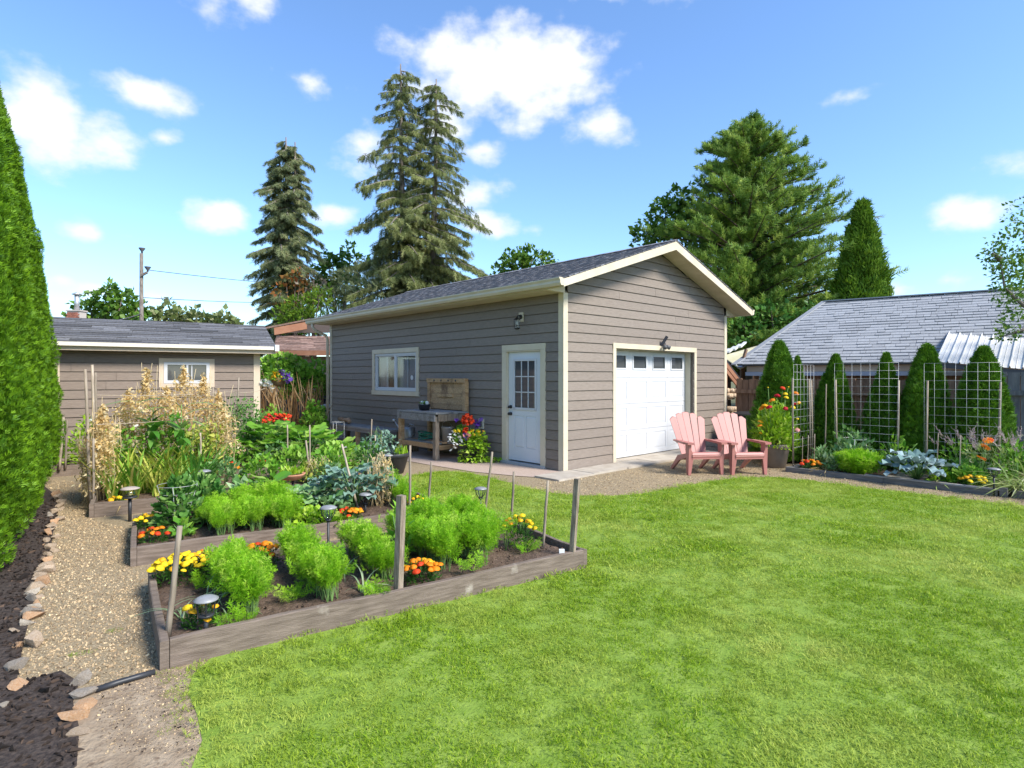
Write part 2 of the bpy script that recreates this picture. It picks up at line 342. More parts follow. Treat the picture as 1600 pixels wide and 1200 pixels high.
PINK = M('salmon_plastic', (.40, .155, .13), (.44, .175, .15), 3, .45, spec=.4, rnd=.02)
BARK = M('bark', (.085, .06, .045), (.19, .14, .11), 5, .95, .02, 12, stretch=(4, 4, .8))
BARKG = M('grey_bark', (.12, .10, .085), (.26, .225, .19), 5, .95, .02, 12, stretch=(4, 4, .8))
SOIL = M('bed_soil', (.075, .048, .032), (.15, .10, .070), 30, .95, .02, 55, c3=(.21, .15, .11), scale3=70, lo3=.6, hi3=.7, coord='World')
TAN = M('tan_fascia', (.60, .40, .26), (.68, .48, .33), 2, .6)
BROWNT = M('orange_brown_trim', (.27, .12, .065), (.34, .165, .095), 3, .65)
GUTG = M('grey_gutter', (.36, .38, .43), rough=.45)
YELP = M('yellowed_panel', (.60, .53, .30), (.68, .62, .42), 3, .55)
CONC = M('concrete_slab', (.36, .31, .25), (.44, .39, .32), 4, .85, .002, 120, rnd=.06, c3=(.29, .245, .19), scale3=5, lo3=.58, hi3=.75)
BRICK = M('chimney_brick', (.27, .085, .055), (.40, .16, .11), 12, .9, .002, 60, rnd=.3)
MORTAR = M('mortar', (.45, .40, .36), rough=.95)
# ------------------------------------------------------------------ ground and its surfaces
GROUND = M('far_ground', (.10, .11, .04), (.17, .15, .07), 1.2, .95, .02, 14, coord='World')
GRAVEL = M('pea_gravel', (.20, .15, .085), (.36, .275, .165), 60, .9, .014, 75, c3=(.48, .39, .26), scale3=95, lo3=.56, hi3=.66, coord='World')
WALK = M('aggregate_walk', (.37, .275, .215), (.48, .37, .30), 55, .9, .004, 130, c3=(.27, .20, .16), scale3=120, lo3=.6, hi3=.7, coord='World')
MULCH = M('dark_mulch', (.032, .023, .019), (.085, .063, .05), 45, .95, .025, 50, coord='World')
DIRT = M('sandy_dirt', (.23, .165, .105), (.36, .275, .185), 9, .95, .014, 45, c3=(.17, .12, .078), scale3=26, lo3=.56, hi3=.66, coord='World')
TURF = M('lawn_turf', (.15, .24, .025), (.23, .32, .05), 5, .95, .01, 60, coord='World')
R_ = 3500
sheet('ground', [(R_*math.cos(a*PI/24), R_*math.sin(a*PI/24)) for a in range(48)], 0, GROUND)
sheet('gravel_path', [(-6.3, -.2), (-3.1, 2.6), (-1.4, 2.6), (2, 4), (7, 6), (11, 2.5), (13, 3), (8, 12.5), (4.9, 15.5), (-6, 18), (-14, 16), (-12, 8)], .004, GRAVEL)
LAWN = [tuple(G(*p)[:2]) for p in ((640, 746), (662, 740.5), (690, 737), (725, 738.5), (762, 745.5), (800, 757), (835, 766), (870, 772.5), (905, 775.5), (950, 776), (1000, 773), (1060, 762), (1110, 752.5), (1165, 746.5), (1220, 747), (1300, 757), (1400, 768.5), (1500, 780), (1600, 792))]
LAWN += [(9.5, 3.6), (14, -1), (14, -8), (-.9, -8), (-1.0, .8), (-1.2, 2.0)]
LAWN += [tuple(G(*p)[:2]) for p in ((316, 1160), (308, 1120), (294, 1085), (300, 1058), (330, 1030), (800, 840), (705, 806), (652, 775))]
sheet('lawn_soil', LAWN, .010, TURF)
STONE_LINE = [G(*p)[:2] for p in ((88, 775), (90, 800), (84, 830), (78, 862), (66, 895), (56, 930), (48, 965), (38, 1000), (32, 1035), (25, 1072))]
sheet('mulch_bed', [tuple(p) for p in STONE_LINE]+[tuple(G(*p)[:2]) for p in ((60, 1060), (95, 1050), (124, 1068), (114, 1100), (124, 1140), (120, 1200))]+[(-1.9, 1.6), (-2.2, -.5), (-7, -.5), (-10.5, 9), (-8.6, 10.3)], .009, MULCH)
sheet('dirt_patch', [tuple(G(*p)[:2]) for p in ((135, 1076), (180, 1064), (245, 1048), (300, 1046), (330, 1046), (322, 1090), (330, 1130), (345, 1200))]+[(-.8, .5), (-1.75, .5)]+[tuple(G(*p)[:2]) for p in ((112, 1200), (116, 1140), (106, 1105))], .0075, DIRT)
yaw = .824504; UX = np.array((math.sin(yaw), math.cos(yaw))); VX = np.array((-math.cos(yaw), math.sin(yaw)))
GC = np.array((.871, 9.975)); GRZ = PI/2-yaw
def gl(u, v, z=0): p = GC+u*UX+v*VX; return np.array((p[0], p[1], z))     # garage frame: u along the gable, v along the window wall
sheet('aggregate_walk', [tuple(gl(*p)[:2]) for p in ((-.02, -.05), (-.74, -.12), (-.9, .2), (-1.15, 1.0), (-1.25, 2.2), (-1.3, 4), (-1.5, 9.2), (-.02, 9.2))], .0125, WALK)
cw = thing('concrete_walk', None, None, gl(0, 0), GRZ); cw['kind'] = 'structure'
for k, (u0, u1, y0, y1) in enumerate(((-.76, .10, -.60, -.07), (.115, 1.03, -.575, -.07), (1.045, 1.98, -.585, -.07), (1.995, 2.95, -.575, -.07), (2.965, 3.9, -.58, -.07), (3.915, 4.5, -.575, -.07))):
    MB().box(u0, u1, y0, y1, 0, .034+.003*(k % 2)).build('paving_slab', CONC, cw)
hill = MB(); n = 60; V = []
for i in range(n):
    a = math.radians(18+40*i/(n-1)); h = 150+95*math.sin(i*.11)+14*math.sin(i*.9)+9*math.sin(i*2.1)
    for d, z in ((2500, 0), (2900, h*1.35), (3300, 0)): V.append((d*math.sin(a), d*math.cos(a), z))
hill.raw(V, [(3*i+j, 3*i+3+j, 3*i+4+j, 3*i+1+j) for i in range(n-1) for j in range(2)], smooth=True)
tag(hill.build('hill', M('hill_scrub', (.25, .33, .42), (.30, .38, .46), .002, 1)), kind='structure')  # distance haze is painted into the hill's pale blue colour
# ------------------------------------------------------------------ building helpers
def sboard(parent, m, s0, s1, z0, z1, mt, t0=None, t1=None):
    """one lap board: thick lower edge, thin top; t0,t1 = ends at the top edge when the ends are cut on a slope"""
    t0 = s0 if t0 is None else t0; t1 = s1 if t1 is None else t1
    V = [m(s0, 0, z0), m(s1, 0, z0), m(t1, 0, z1), m(t0, 0, z1), m(s0, .027, z0), m(s1, .027, z0), m(t1, .011, z1), m(t0, .011, z1)]
    return MB().raw(V, [(0, 3, 2, 1), (4, 5, 6, 7), (0, 1, 5, 4), (3, 7, 6, 2), (0, 4, 7, 3), (1, 2, 6, 5)], .5).build('siding_board', mt, parent)
def siding(parent, m, s0, s1, zs, openings, mt, slope=None, joints=(), seed=1):
    rr = random.Random(seed)
    for i in range(len(zs)-1):
        z0, z1 = zs[i]+.011, zs[i+1]-.001; segs = [(s0, s1, z0, z1)]
        for (a, b, c, d) in openings:
            nw = []
            for (p, q, r, t) in segs:
                if t <= c or r >= d or q <= a or p >= b: nw.append((p, q, r, t)); continue
                if p < a: nw.append((p, a, r, t))
                if q > b: nw.append((b, q, r, t))
                if t > d: nw.append((max(p, a), min(q, b), d, t))
                if r < c: nw.append((max(p, a), min(q, b), r, c))
            segs = nw
        for (p, q, r, t) in segs:
            if t-r < .015: continue
            cuts = [p]
            if q-p > 1.7:
                j = p+(q-p)*rr.uniform(.25, .75); cuts += [j]
            cuts += [q]
            for a, b in zip(cuts[:-1], cuts[1:]):
                a2 = a+(.0025 if a != p else 0); b2 = b-(.0025 if b != q else 0); kw = {}
                if slope:
                    f0, f1 = slope; lo0, hi0 = f0(r), f1(r); lo1, hi1 = f0(t), f1(t)
                    A0, B0, A1, B1 = max(a2, lo0), min(b2, hi0), max(a2, lo1), min(b2, hi1)
                    if B0-A0 < .03: continue
                    if B1 < A1: A1 = B1 = (A1+B1)/2
                    sboard(parent, m, A0, B0, r, t, mt, A1, B1)
                else: sboard(parent, m, a2, b2, r, t, mt)
def shingles(name, parent, mt, P, ea, eu, length, run, lo=lambda t: 0., hi=None, expo=.143, tab=.32, th=.009, jit=.35):
    """a slope of shingle tabs: P lower corner, ea along the eave, eu up the slope"""
    P, ea, eu = (np.asarray(q, float) for q in (P, ea, eu)); nn = nrm(np.cross(ea, eu)); V = []; Rr = []; mb = MB(); hi = hi or (lambda t: length); rows = int(run/expo)+1; verts = []; rv = []
    for i in range(rows):
        y0 = i*expo; y1 = min(y0+expo+.02, run); a, b = lo(min(y0, run)), hi(min(y0, run)); x = a-rng.random()*tab
        if y0 >= run-.01: break
        while x < b:
            w = tab*(1+jit*(rng.random()-.5)*2); x0, x1 = max(x, a), min(x+w-.006, b); x += w
            if x1-x0 < .02: continue
            h = th*(1+.9*(rng.random() > .5)); q = [P+ea*xx+eu*(yy)+nn*zz for xx, yy, zz in ((x0, y0, h), (x1, y0, h), (x1, y1, .001), (x0, y1, .001), (x0, y0, -.004), (x1, y0, -.004))]
            verts += q; rv += [rng.random()]*6
    k = len(verts)//6; mb.V = [np.array(verts)]; mb.R = [np.array(rv)]; mb.n = 6*k
    for i in range(k):
        o = 6*i; mb.Lp += [o, o+1, o+2, o+3, o+4, o+5, o+1, o, o+1, o+5, o+2, o+4, o, o+3]; mb.T += [4, 4, 3, 3]; mb.sm += [False]*4
    o = mb.build(name, mt, parent); o['kind'] = 'stuff'; return o
# ------------------------------------------------------------------ the garage
ga = thing('garage', 'taupe lap sided garage with cream trim and a white roll up door', 'garage', gl(0, 0), GRZ)
GW, GL, GH = 5.645, 8.716, 3.06; SL = .336; OE, OR = .465, .438; RZ = 3.215   # RZ: roof surface height at the eave edge
def roofz(u): return RZ+SL*(min(u, GW-u)+OE)
wl = MB(); rec = .19
# shell behind the boards, with real openings for the two doors and the window
def wall_with(mb, axis, s1, top, ops, t=.10):
    ss = sorted({0, s1, *[o[0] for o in ops], *[o[1] for o in ops]})
    for a, b in zip(ss[:-1], ss[1:]):
        z = 0
        for (c, d) in sorted((o[2], o[3]) for o in ops if o[0] <= a and o[1] >= b):
            if c > z: mb.box(*((a, b, .002, t) if axis == 0 else (.002, t, a, b)), z, c)
            z = d
        mb.box(*((a, b, .002, t) if axis == 0 else (.002, t, a, b)), z, top)
wall_with(wl, 0, GW, GH, [(1.425, 4.21, 0, 2.15)])
wall_with(wl, 1, GL, GH, [(.50, 1.42, .03, 2.10), (4.42, 6.29, 1.28, 2.19)])
wl.box(GW-.1, GW-.002, .1, GL, 0, GH); wl.box(.1, GW-.1, GL-.1, GL-.002, 0, GH); wl.prism([(.0, GH), (GW, GH), (GW/2, roofz(GW/2)-.14)], 1, .004, .09); wl.prism([(.0, GH), (GW, GH), (GW/2, roofz(GW/2)-.14)], 1, GL-.09, GL-.004)
wl.build('wall', SIDING, ga)
MB().box(.1, GW-.1, .1, GL-.1, .001, .03).build('floor_slab', CONC, ga)
Z = [.012, .185]+[.185+.169*k for k in range(1, 27)]
gm = lambda s, o, z: (s, -.001-o, z)
wm = lambda s, o, z: (-.001-o, s, z)
zt = lambda u: roofz(u)-.165
siding(ga, gm, .09, GW-.09, [z for z in Z if z < 4.22], [(1.43, 4.205, 0, 2.152)], SIDING, slope=(lambda z: (z-RZ+.165)/SL-OE, lambda z: GW-((z-RZ+.165)/SL-OE)), seed=5)
siding(ga, wm, .09, GL-.09, [z for z in Z if z < 2.95]+[3.055], [(.51, 1.41, 0, 2.10), (4.43, 6.28, 1.285, 2.18)], SIDING, seed=3)
for (a, b, c, d) in ((-.028, .085, -.03, -.001), (GW-.085, GW+.028, -.03, -.001)): MB().box(a, b, c, d, 0, 3.05 if a < 1 else 3.03).build('corner_trim', CREAM, ga)
for (c, d) in ((0.0, .085), (GL-.085, GL+.028)): MB().box(-.03, -.001, c, d, 0, 3.05).build('corner_trim', CREAM, ga)
# roof
rf = MB(); Pz = RZ+SL*(GW/2+OE)
for s in (0, 1):
    f = (lambda u: u) if s == 0 else (lambda u: GW-u)
    rf.prism([(f(-OE), RZ-.012), (f(GW/2), Pz-.012), (f(GW/2), Pz-.03), (f(-OE), RZ-.03)], 1, -OR, GL+OR)
roof = rf.build('roof', UNDER, ga)
th = math.atan(SL); run = (GW/2+OE)/math.cos(th)
shingles('shingle', roof, SHING, (-OE-.03, -OR-.012, RZ-.020), (0, 1, 0), (math.cos(th), 0, math.sin(th)), GL+2*OR+.024, run+.03)
shingles('shingle', roof, SHING, (GW+OE+.03, GL+OR+.012, RZ-.020), (0, -1, 0), (-math.cos(th), 0, math.sin(th)), GL+2*OR+.024, run+.03, tab=.9)
cp = MB()
for k in range(34): y = -OR-.012+k*.284; cp.prism([(GW/2-.14, Pz-.042), (GW/2, Pz+.012), (GW/2+.14, Pz-.042), (GW/2, Pz+.002)], 1, y, y+.31)
tag(cp.build('ridge_cap', SHING, roof), kind='stuff')
for y0, y1 in ((-OR-.0, -OR+.035), (GL+OR-.035, GL+OR)):
    for s in (0, 1):
        f = (lambda u: u) if s == 0 else (lambda u: GW-u)
        MB().prism([(f(-OE), RZ-.032), (f(GW/2), Pz-.032), (f(GW/2), Pz-.195), (f(-OE), RZ-.158)], 1, y0, y1).build('rake_board', CREAM, ga)
for s in (0, 1):
    f = (lambda u: u) if s == 0 else (lambda u: GW-u)
    # sloped gable soffit, split into the vented strips one can see
    k = 26
    for i in range(k):
        lo_ = -OE+.035; a, b = lo_+(GW/2-lo_)*i/k, lo_+(GW/2-lo_)*(i+1)/k-.004
        MB().prism([(f(a), roofz(a)-.150), (f(b), roofz(b)-.150), (f(b), roofz(b)-.158), (f(a), roofz(a)-.158)], 1, -OR+.036, -.024).build('soffit_strip', CREAM, ga)
    x = sorted((f(-OE+.03), f(.0)))
    MB().prism([(f(-OE+.032), GH-.013), (f(.003), GH-.013), (f(.003), roofz(0)-.151), (f(-OE+.032), roofz(-OE+.032)-.151)], 1, -.036, -.0235).build('soffit_end', CREAM, ga)
    MB().box(x[0], x[1], -.022, GL+.022, GH-.012, GH).build('soffit', CREAM, ga)
    x = sorted((f(-OE), f(-OE+.028))); MB().box(x[0], x[1], -OR+.002, GL+OR-.002, GH-.002, RZ-.034).build('fascia', CREAM, ga)
    gp = [(-.012, .0), (-.075, .0), (-.10, .04), (-.098, .075), (-.122, .108), (-.122, .124), (-.114, .124), (-.113, .11), (-.09, .078), (-.091, .045), (-.07, .008), (-.012, .008)]
    MB().prism([(f(-OE+p[0]+.010), GH+.015+p[1]) for p in gp], 1, -OR+.004, GL+OR-.004).build('gutter', CREAM, ga)
    MB().prism([(f(-OE+p[0]+.010), GH+.015+p[1]) for p in ((-.012, 0), (-.075, 0), (-.10, .04), (-.098, .075), (-.122, .108), (-.122, .124), (-.012, .124))], 1, -OR-.003, -OR+.003).build('gutter_end', CREAM, ga)
ds = MB(); ds.tube([(-OE-.03, GL+.10, GH+.01), (-OE-.03, GL+.10, GH-.07), (-OE+.03, GL+.09, GH-.16), (-.12, GL+.07, GH-.30), (-.075, GL+.065, GH-.40), (-.075, GL+.065, .12)], .042, 8); ds.build('downspout', CREAM, ga)
# roll up door
MB().box(1.335, 1.425, -.036, .06, 0, 2.15).build('door_trim', CREAM, ga); MB().box(4.21, 4.30, -.036, .06, 0, 2.15).build('door_trim', CREAM, ga)
MB().box(1.335, 4.30, -.038, .06, 2.152, 2.248).build('door_trim', CREAM, ga)
JAMB = M('jamb_paint', (.50, .45, .33), (.56, .51, .38), 4, .6)
MB().box(4.19, 4.209, .062, .25, 0, 2.15).build('jamb', JAMB, ga); MB().box(1.426, 1.445, .062, .25, 0, 2.15).build('jamb', JAMB, ga); MB().box(1.426, 4.209, .062, .25, 2.13, 2.149).build('jamb', JAMB, ga)
MB().box(1.43, 4.205, -.034, .3, .001, .036).build('threshold', CONC, ga)
gd = MB().box(1.43, 4.205, .232, .26, .036, 2.13).build('garage_door', WHITE, ga)
dy = .19; u0, u1 = 1.447, 4.188; hs = (2.128-.05)/4; pw = (u1-u0)/4
for r in range(4):
    z0 = .05+r*hs
    for c in range(4):
        a = u0+c*pw
        if r < 3:
            p = MB(); e = .045
            # raised panel: recessed groove round a proud field
            p.box(a+.002, a+.075, dy, dy+.03, z0+.003, z0+hs-.003); p.box(a+pw-.075, a+pw-.002, dy, dy+.03, z0+.003, z0+hs-.003); p.box(a+.075, a+pw-.075, dy, dy+.03, z0+.003, z0+.09); p.box(a+.075, a+pw-.075, dy, dy+.03, z0+hs-.09, z0+hs-.003)
            x0, x1, y0, y1 = a+.075, a+pw-.075, z0+.09, z0+hs-.09
            V = [(x0, dy+.009, y0), (x1, dy+.009, y0), (x1, dy+.009, y1), (x0, dy+.009, y1), (x0+e, dy+.002, y0+e), (x1-e, dy+.002, y0+e), (x1-e, dy+.002, y1-e), (x0+e, dy+.002, y1-e)]
            p.raw(V, [(0, 1, 5, 4), (1, 2, 6, 5), (2, 3, 7, 6), (3, 0, 4, 7), (4, 5, 6, 7)]); p.build('door_panel', WHITE, gd)
        else:
            p = MB(); x0, x1, y0, y1 = a+.13, a+pw-.10, z0+.17, z0+hs-.085
            p.box(a+.002, x0, dy, dy+.03, z0+.003, z0+hs-.003); p.box(x1, a+pw-.002, dy, dy+.03, z0+.003, z0+hs-.003); p.box(x0, x1, dy, dy+.03, z0+.003, y0); p.box(x0, x1, dy, dy+.03, y1, z0+hs-.003)
            for (q, w, e, t) in ((x0-.02, x0+.012, y0-.02, y1+.02), (x1-.012, x1+.02, y0-.02, y1+.02), (x0, x1, y0-.02, y0+.012), (x0, x1, y1-.012, y1+.02)): p.box(q, w, dy-.010+.0003*(q > x0), dy-.0005, e, t)
            p.build('door_window', WHITE, gd); MB().box(x0-.005, x1+.005, dy+.018, dy+.024, y0-.005, y1+.005).build('window_pane', GLASS, gd)
# side door
for a, b in ((.395, .51), (1.41, 1.525)): MB().box(-.036, -.001, a, b, .0, 2.10).build('door_trim', CREAM, ga)
MB().box(-.038, -.001, .395, 1.525, 2.102, 2.21).build('door_trim', CREAM, ga)
for a, b in ((.501, .52), (1.40, 1.419)): MB().box(-.03, .099, a, b, .03, 2.098).build('jamb', CREAM, ga)
MB().box(-.03, .099, .521, 1.399, 2.08, 2.099).build('jamb', CREAM, ga); MB().box(-.075, .08, .395, 1.525, .004, .05).build('threshold', M('sill_metal', (.42, .42, .42), rough=.45), ga)
sd = MB(); x0 = .022; d0, d1 = .525, 1.395; zb, ztp = .075, 2.078
sd.box(x0+.012, x0+.04, d0, d1, zb, ztp); sd.box(x0, x0+.013, d0, d0+.15, zb, ztp); sd.box(x0, x0+.013, d1-.15, d1, zb, ztp); sd.box(x0, x0+.013, d0+.15, d1-.15, zb, zb+.24); sd.box(x0, x0+.013, d0+.15, d1-.15, .90, 1.03); sd.box(x0, x0+.013, d0+.15, d1-.15, 1.93, ztp); sd.box(x0, x0+.013, .935, .985, zb+.24, .90)
sdo = sd.build('side_door', BLUEW, ga)
for a, b in ((d0+.15, .935), (.985, d1-.15)):
    e = .03; V = [(x0+.012, a, zb+.24), (x0+.012, b, zb+.24), (x0+.012, b, .90), (x0+.012, a, .90), (x0+.001, a+e, zb+.24+e), (x0+.001, b-e, zb+.24+e), (x0+.001, b-e, .90-e), (x0+.001, a+e, .90-e)]
    MB().raw(V, [(0, 1, 5, 4), (1, 2, 6, 5), (2, 3, 7, 6), (3, 0, 4, 7), (4, 5, 6, 7)]).build('door_panel', BLUEW, sdo)
lt = MB(); la, lb = d0+.15, d1-.15
for a, b, c, d in ((la-.02, la+.022, 1.01, 1.95), (lb-.022, lb+.02, 1.01, 1.95), (la, lb, 1.01, 1.052), (la, lb, 1.908, 1.95)): lt.box(x0-.014-.0004*(c < 1.02), x0-.001, a, b, c, d)
lt.build('window_frame', WHITE, sdo); mu = MB()
pa, pb = la+.022, lb-.022
for i in (1, 2): a = pa+(pb-pa)*i/3; mu.box(x0-.008, x0+.003, a-.009, a+.009, 1.052, 1.908)
for i in (1, 2): z = 1.052+.856*i/3; mu.box(x0-.0085, x0+.0035, pa, pb, z-.009, z+.009)
mu.build('muntin', WHITE, sdo)
for i in range(3):
    for j in range(3): MB().box(x0+.004, x0+.009, pa+(pb-pa)*i/3+.004, pa+(pb-pa)*(i+1)/3-.004, 1.052+.856*j/3+.004, 1.052+.856*(j+1)/3-.004).build('window_pane', GLASSB, sdo)
for z, r in ((1.06, .032), (.93, .036)):
    k = MB(); k.tube([(x0-.001, 1.33, z), (x0-.012, 1.33, z)], .033, 14); k.tube([(x0-.012, 1.33, z), (x0-.035, 1.33, z), (x0-.04, 1.33, z), (x0-.065, 1.33, z)], [.014, .014, r*.8, r*.75], 14); k.build('door_knob' if z < 1 else 'deadbolt', BLACK, sdo)
# sliding window
for a, b, c, d in ((4.33, 4.43, 1.285, 2.18), (6.28, 6.385, 1.285, 2.18)): MB().box(-.036, -.001, a, b, c, d).build('window_trim', CREAM, ga)
MB().box(-.038, -.001, 4.33, 6.385, 2.182, 2.285).build('window_trim', CREAM, ga); MB().box(-.046, -.001, 4.31, 6.405, 1.18, 1.283).build('window_trim', CREAM, ga)
wf = MB(); a, b, c, d = 4.432, 6.278, 1.287, 2.178
for q in ((a, a+.05, c, d), (b-.05, b, c, d), (a+.05, b-.05, c, c+.05), (a+.05, b-.05, d-.05, d), (5.325, 5.385, c+.05, d-.05)): wf.box(-.012, .06, *q)
win = wf.build('window_frame', WHITE, ga)
for a1, b1, x in ((a+.05, 5.325, .012), (5.385, b-.05, .03)):
    s = MB(); z0, z1 = c+.05, d-.05
    for q in ((a1, a1+.03, z0, z1), (b1-.03, b1, z0, z1), (a1+.03, b1-.03, z0, z0+.03), (a1+.03, b1-.03, z1-.03, z1)): s.box(x-.012, x+.012, *q)
    s.build('sash', WHITE, win); MB().box(x-.003, x+.003, a1+.03, b1-.03, z0+.03, z1-.03).build('window_pane', CLEAR, win)
# sheets behind the panes: dark glass reflection painted as colour, grey inner wall, curtain
MB().box(.075, .08, 5.42, 5.78, 1.2, 2.3).build('blind', M('dark_blind', (.05, .05, .06), rough=.8), ga)
MB().box(.07, .0745, 5.79, 5.87, 1.2, 2.3).build('curtain', M('pale_blind', (.48, .50, .53), rough=.8), ga); MB().box(.09, .095, 4.45, 5.33, 1.2, 2.3).build('blind', M('grey_blind', (.36, .35, .36), rough=.8), ga)
MB().box(.09, .094, 5.88, 6.26, 1.2, 2.3).build('blind', bpy.data.materials['grey_blind'], ga); MB().box(.07, .075, 4.90, 4.96, 1.2, 2.3).build('curtain', bpy.data.materials['pale_blind'], ga)
stk = MB(); stk.raw([(-.02, 4.62+.055*math.cos(i*PI/8), 1.60+.055*math.sin(i*PI/8)) for i in range(16)], [tuple(range(16))]); stk.build('round_sticker', WHITE, win)
# fixtures on the garage
wlamp = thing('wall_lantern', 'small black glass lantern on a cream block above the side door', 'wall lamp', gl(-.023, 1.0, 2.66), GRZ)
MB().box(-.022, 0, -.07, .07, -.05, .16).build('mounting_block', CREAM, wlamp); wlamp.scale = (.82, .82, .82)
k = MB(); k.tube([(-.022, 0, .06), (-.035, 0, .06)], .05, 14); k.tube([(-.03, 0, .06), (-.07, 0, .09), (-.12, 0, .08), (-.14, 0, .03)], .012, 8); k.build('arm', BLACK, wlamp)
k = MB(); k.lathe([(.015, .05), (.03, .03), (.075, .0), (.078, -.012), (.01, -.012)], 12, (-.14, 0, 0)); k.lathe([(.06, -.19), (.064, -.205), (.03, -.225), (.005, -.23)], 12, (-.14, 0, 0))
for i in range(4): a = PI/4+i*PI/2; k.tube([(-.14+.066*math.cos(a), .066*math.sin(a), -.012), (-.14+.058*math.cos(a), .058*math.sin(a), -.19)], .005, 5)
k.build('cage', BLACK, wlamp); MB().lathe([(.055, -.015), (.05, -.188)], 14, (-.14, 0, 0), cap=False).build('glass', CLEAR, wlamp); MB().lathe([(.012, -.03), (.026, -.08), (.02, -.12), (.004, -.13)], 10, (-.14, 0, 0)).build('bulb', WHITE, wlamp)
fl = thing('floodlight', 'dark grey twin floodlight with a solar panel above the white garage door', 'floodlight', gl(2.96, -.04, 2.27), GRZ)
SOLAR = M('solar_panel', (.05, .055, .07), rough=.25, spec=.6); GREYP = M('grey_plastic', (.10, .10, .105), rough=.5)
MB().box(-.055, .055, -.012, .012, -.13, .13, rot=Matrix.Rotation(.5, 3, 'X').to_quaternion() @ Matrix.Rotation(.22, 3, 'Y').to_quaternion(), c=(-.03, -.07, .10)).build('panel', SOLAR, fl)
k = MB(); k.tube([(0, 0, -.02), (0, -.06, -.02), (-.02, -.09, .04)], .016, 8); k.build('bracket', GREYP, fl)
for s in (-1, 1): k = MB(); k.tube([(s*.03, -.06, -.03), (s*.05, -.09, -.045), (s*.11, -.14, -.085)], [.025, .045, .055], 12); k.build('lamp_head', GREYP, fl); fl.scale = (.8, .8, .8)
ob = thing('outlet_cover', 'cream outlet box with a dark cover low on the window wall', 'outlet', gl(-.023, 2.13, .70), GRZ)
MB().box(-.03, 0, -.07, .07, -.10, .10).build('box', CREAM, ob); MB().box(-.05, -.031, -.035, .035, -.06, .06).build('cover', GREYP, ob)
# ------------------------------------------------------------------ the shed on the left: local x along its front (0 = right corner, negative to the left), y into the depth
SA = math.atan2(.524, .852); SP = (-5.497, 12.72)
sh = thing('garden_shed', 'low brown lap sided shed with cream eaves behind the dried pea plants', 'shed', (*SP, 0), SA)
SW, SD = 3.95, 2.45
MB().box(-SW, -.002, .002, SD, 0, 2.16).build('wall', SIDING2, sh)
sm = lambda s, o, z: (s, -.001-o, z)
siding(sh, sm, -SW+.09, -.10, [.02]+[.16+.172*k for k in range(12)]+[2.17], [(-1.845, -.86, 1.41, 1.985)], SIDING2, seed=11)
CRM2 = M('warm_cream_trim', (.58, .46, .34), (.64, .52, .39), 3, .55, rnd=.03)
MB().box(-.10, .03, -.03, -.001, 0, 2.17).build('corner_trim', CRM2, sh); MB().box(-SW+.42, -SW+.52, -.03, -.001, 0, 2.17).build('corner_trim', CRM2, sh); MB().box(.001, .03, 0, .1, 0, 2.17).build('corner_trim', CRM2, sh)
x0, x1 = -SW-.25, .30; ye = -.30; ez = 2.265; sl_ = .375; yr = SD/2
for s in (0, 1):
    f = (lambda y: y) if s == 0 else (lambda y: SD-y)
    MB().prism([(f(ye), ez-.012), (f(yr), ez+sl_*(yr-ye)-.012), (f(yr), ez+sl_*(yr-ye)-.035), (f(ye), ez-.035)], 0, x0, x1).build('roof_deck', UNDER, sh)
c_ = 1/math.sqrt(1+sl_**2)
shingles('shingle', sh, SHINGS, (x0-.01, ye-.03, ez-.02), (1, 0, 0), (0, c_, sl_*c_), x1-x0+.02, (yr-ye)/c_+.03, expo=.125, tab=.75, th=.012, jit=.5)
shingles('shingle', sh, SHINGS, (x1+.01, SD-ye+.03, ez-.02), (-1, 0, 0), (0, -c_, sl_*c_), x1-x0+.02, (yr-ye)/c_+.03, expo=.14, tab=.9)
MB().box(x0, x1, ye-.002, ye+.022, ez-.155, ez-.04).build('fascia', CRM2, sh); MB().box(x0-.02, x1+.0, ye-.075, ye-.004, ez-.075, ez-.005).build('gutter', M('pale_gutter', (.74, .67, .55), rough=.5), sh)
MB().box(x1-.03, x1+.055, ye-.11, ye-.03, ez-.10, ez+.035).build('gutter_end', WHITE, sh); MB().box(x0+.02, x1-.02, ye+.025, -.03, ez-.15, ez-.135).build('soffit', CRM2, sh)
for s in (0, 1):
    f = (lambda y: y) if s == 0 else (lambda y: SD-y)
    MB().prism([(f(ye+.03), ez-.04), (f(yr), ez+sl_*(yr-ye)-.05), (f(yr), ez+sl_*(yr-ye)-.17), (f(ye+.03), ez-.15)], 0, x1-.03, x1-.002).build('rake_board', CRM2, sh)
for q in ((-1.85, -1.765, 1.41, 1.985), (-.945, -.855, 1.41, 1.985)): MB().box(q[0], q[1], -.036, -.001, q[2]+.075, q[3]-.07).build('window_trim', CRM2, sh)
MB().box(-1.85, -.855, -.037, -.001, 1.915, 1.99).build('window_trim', CRM2, sh); MB().box(-1.85, -.855, -.040, -.001, 1.405, 1.484).build('window_trim', CRM2, sh)
a, b, c, d = -1.763, -.947, 1.486, 1.913; k = MB()
for q in ((a, a+.06, c, d), (b-.06, b, c, d), (a+.06, b-.06, c, c+.06), (a+.06, b-.06, d-.05, d), (-1.37, -1.335, c+.06, d-.05)): k.box(q[0], q[1], -.045, -.008, q[2], q[3])
sw_ = k.build('window_frame', WHITE, sh)
for q in ((a+.06, -1.37), (-1.335, b-.06)): MB().box(q[0], q[1], -.02, -.014, c+.06, d-.05).build('window_pane', GLASS, sw_)
MB().box(-1.28, -1.262, -.030, -.021, c+.06, d-.05).build('sash', WHITE, sw_)
# hanging basket on a bracket at the shed's corner
hb = thing('hanging_basket', 'hanging basket of white, yellow and purple petunias at the right corner of the shed', 'flower basket', at(437, 590, 12.9))
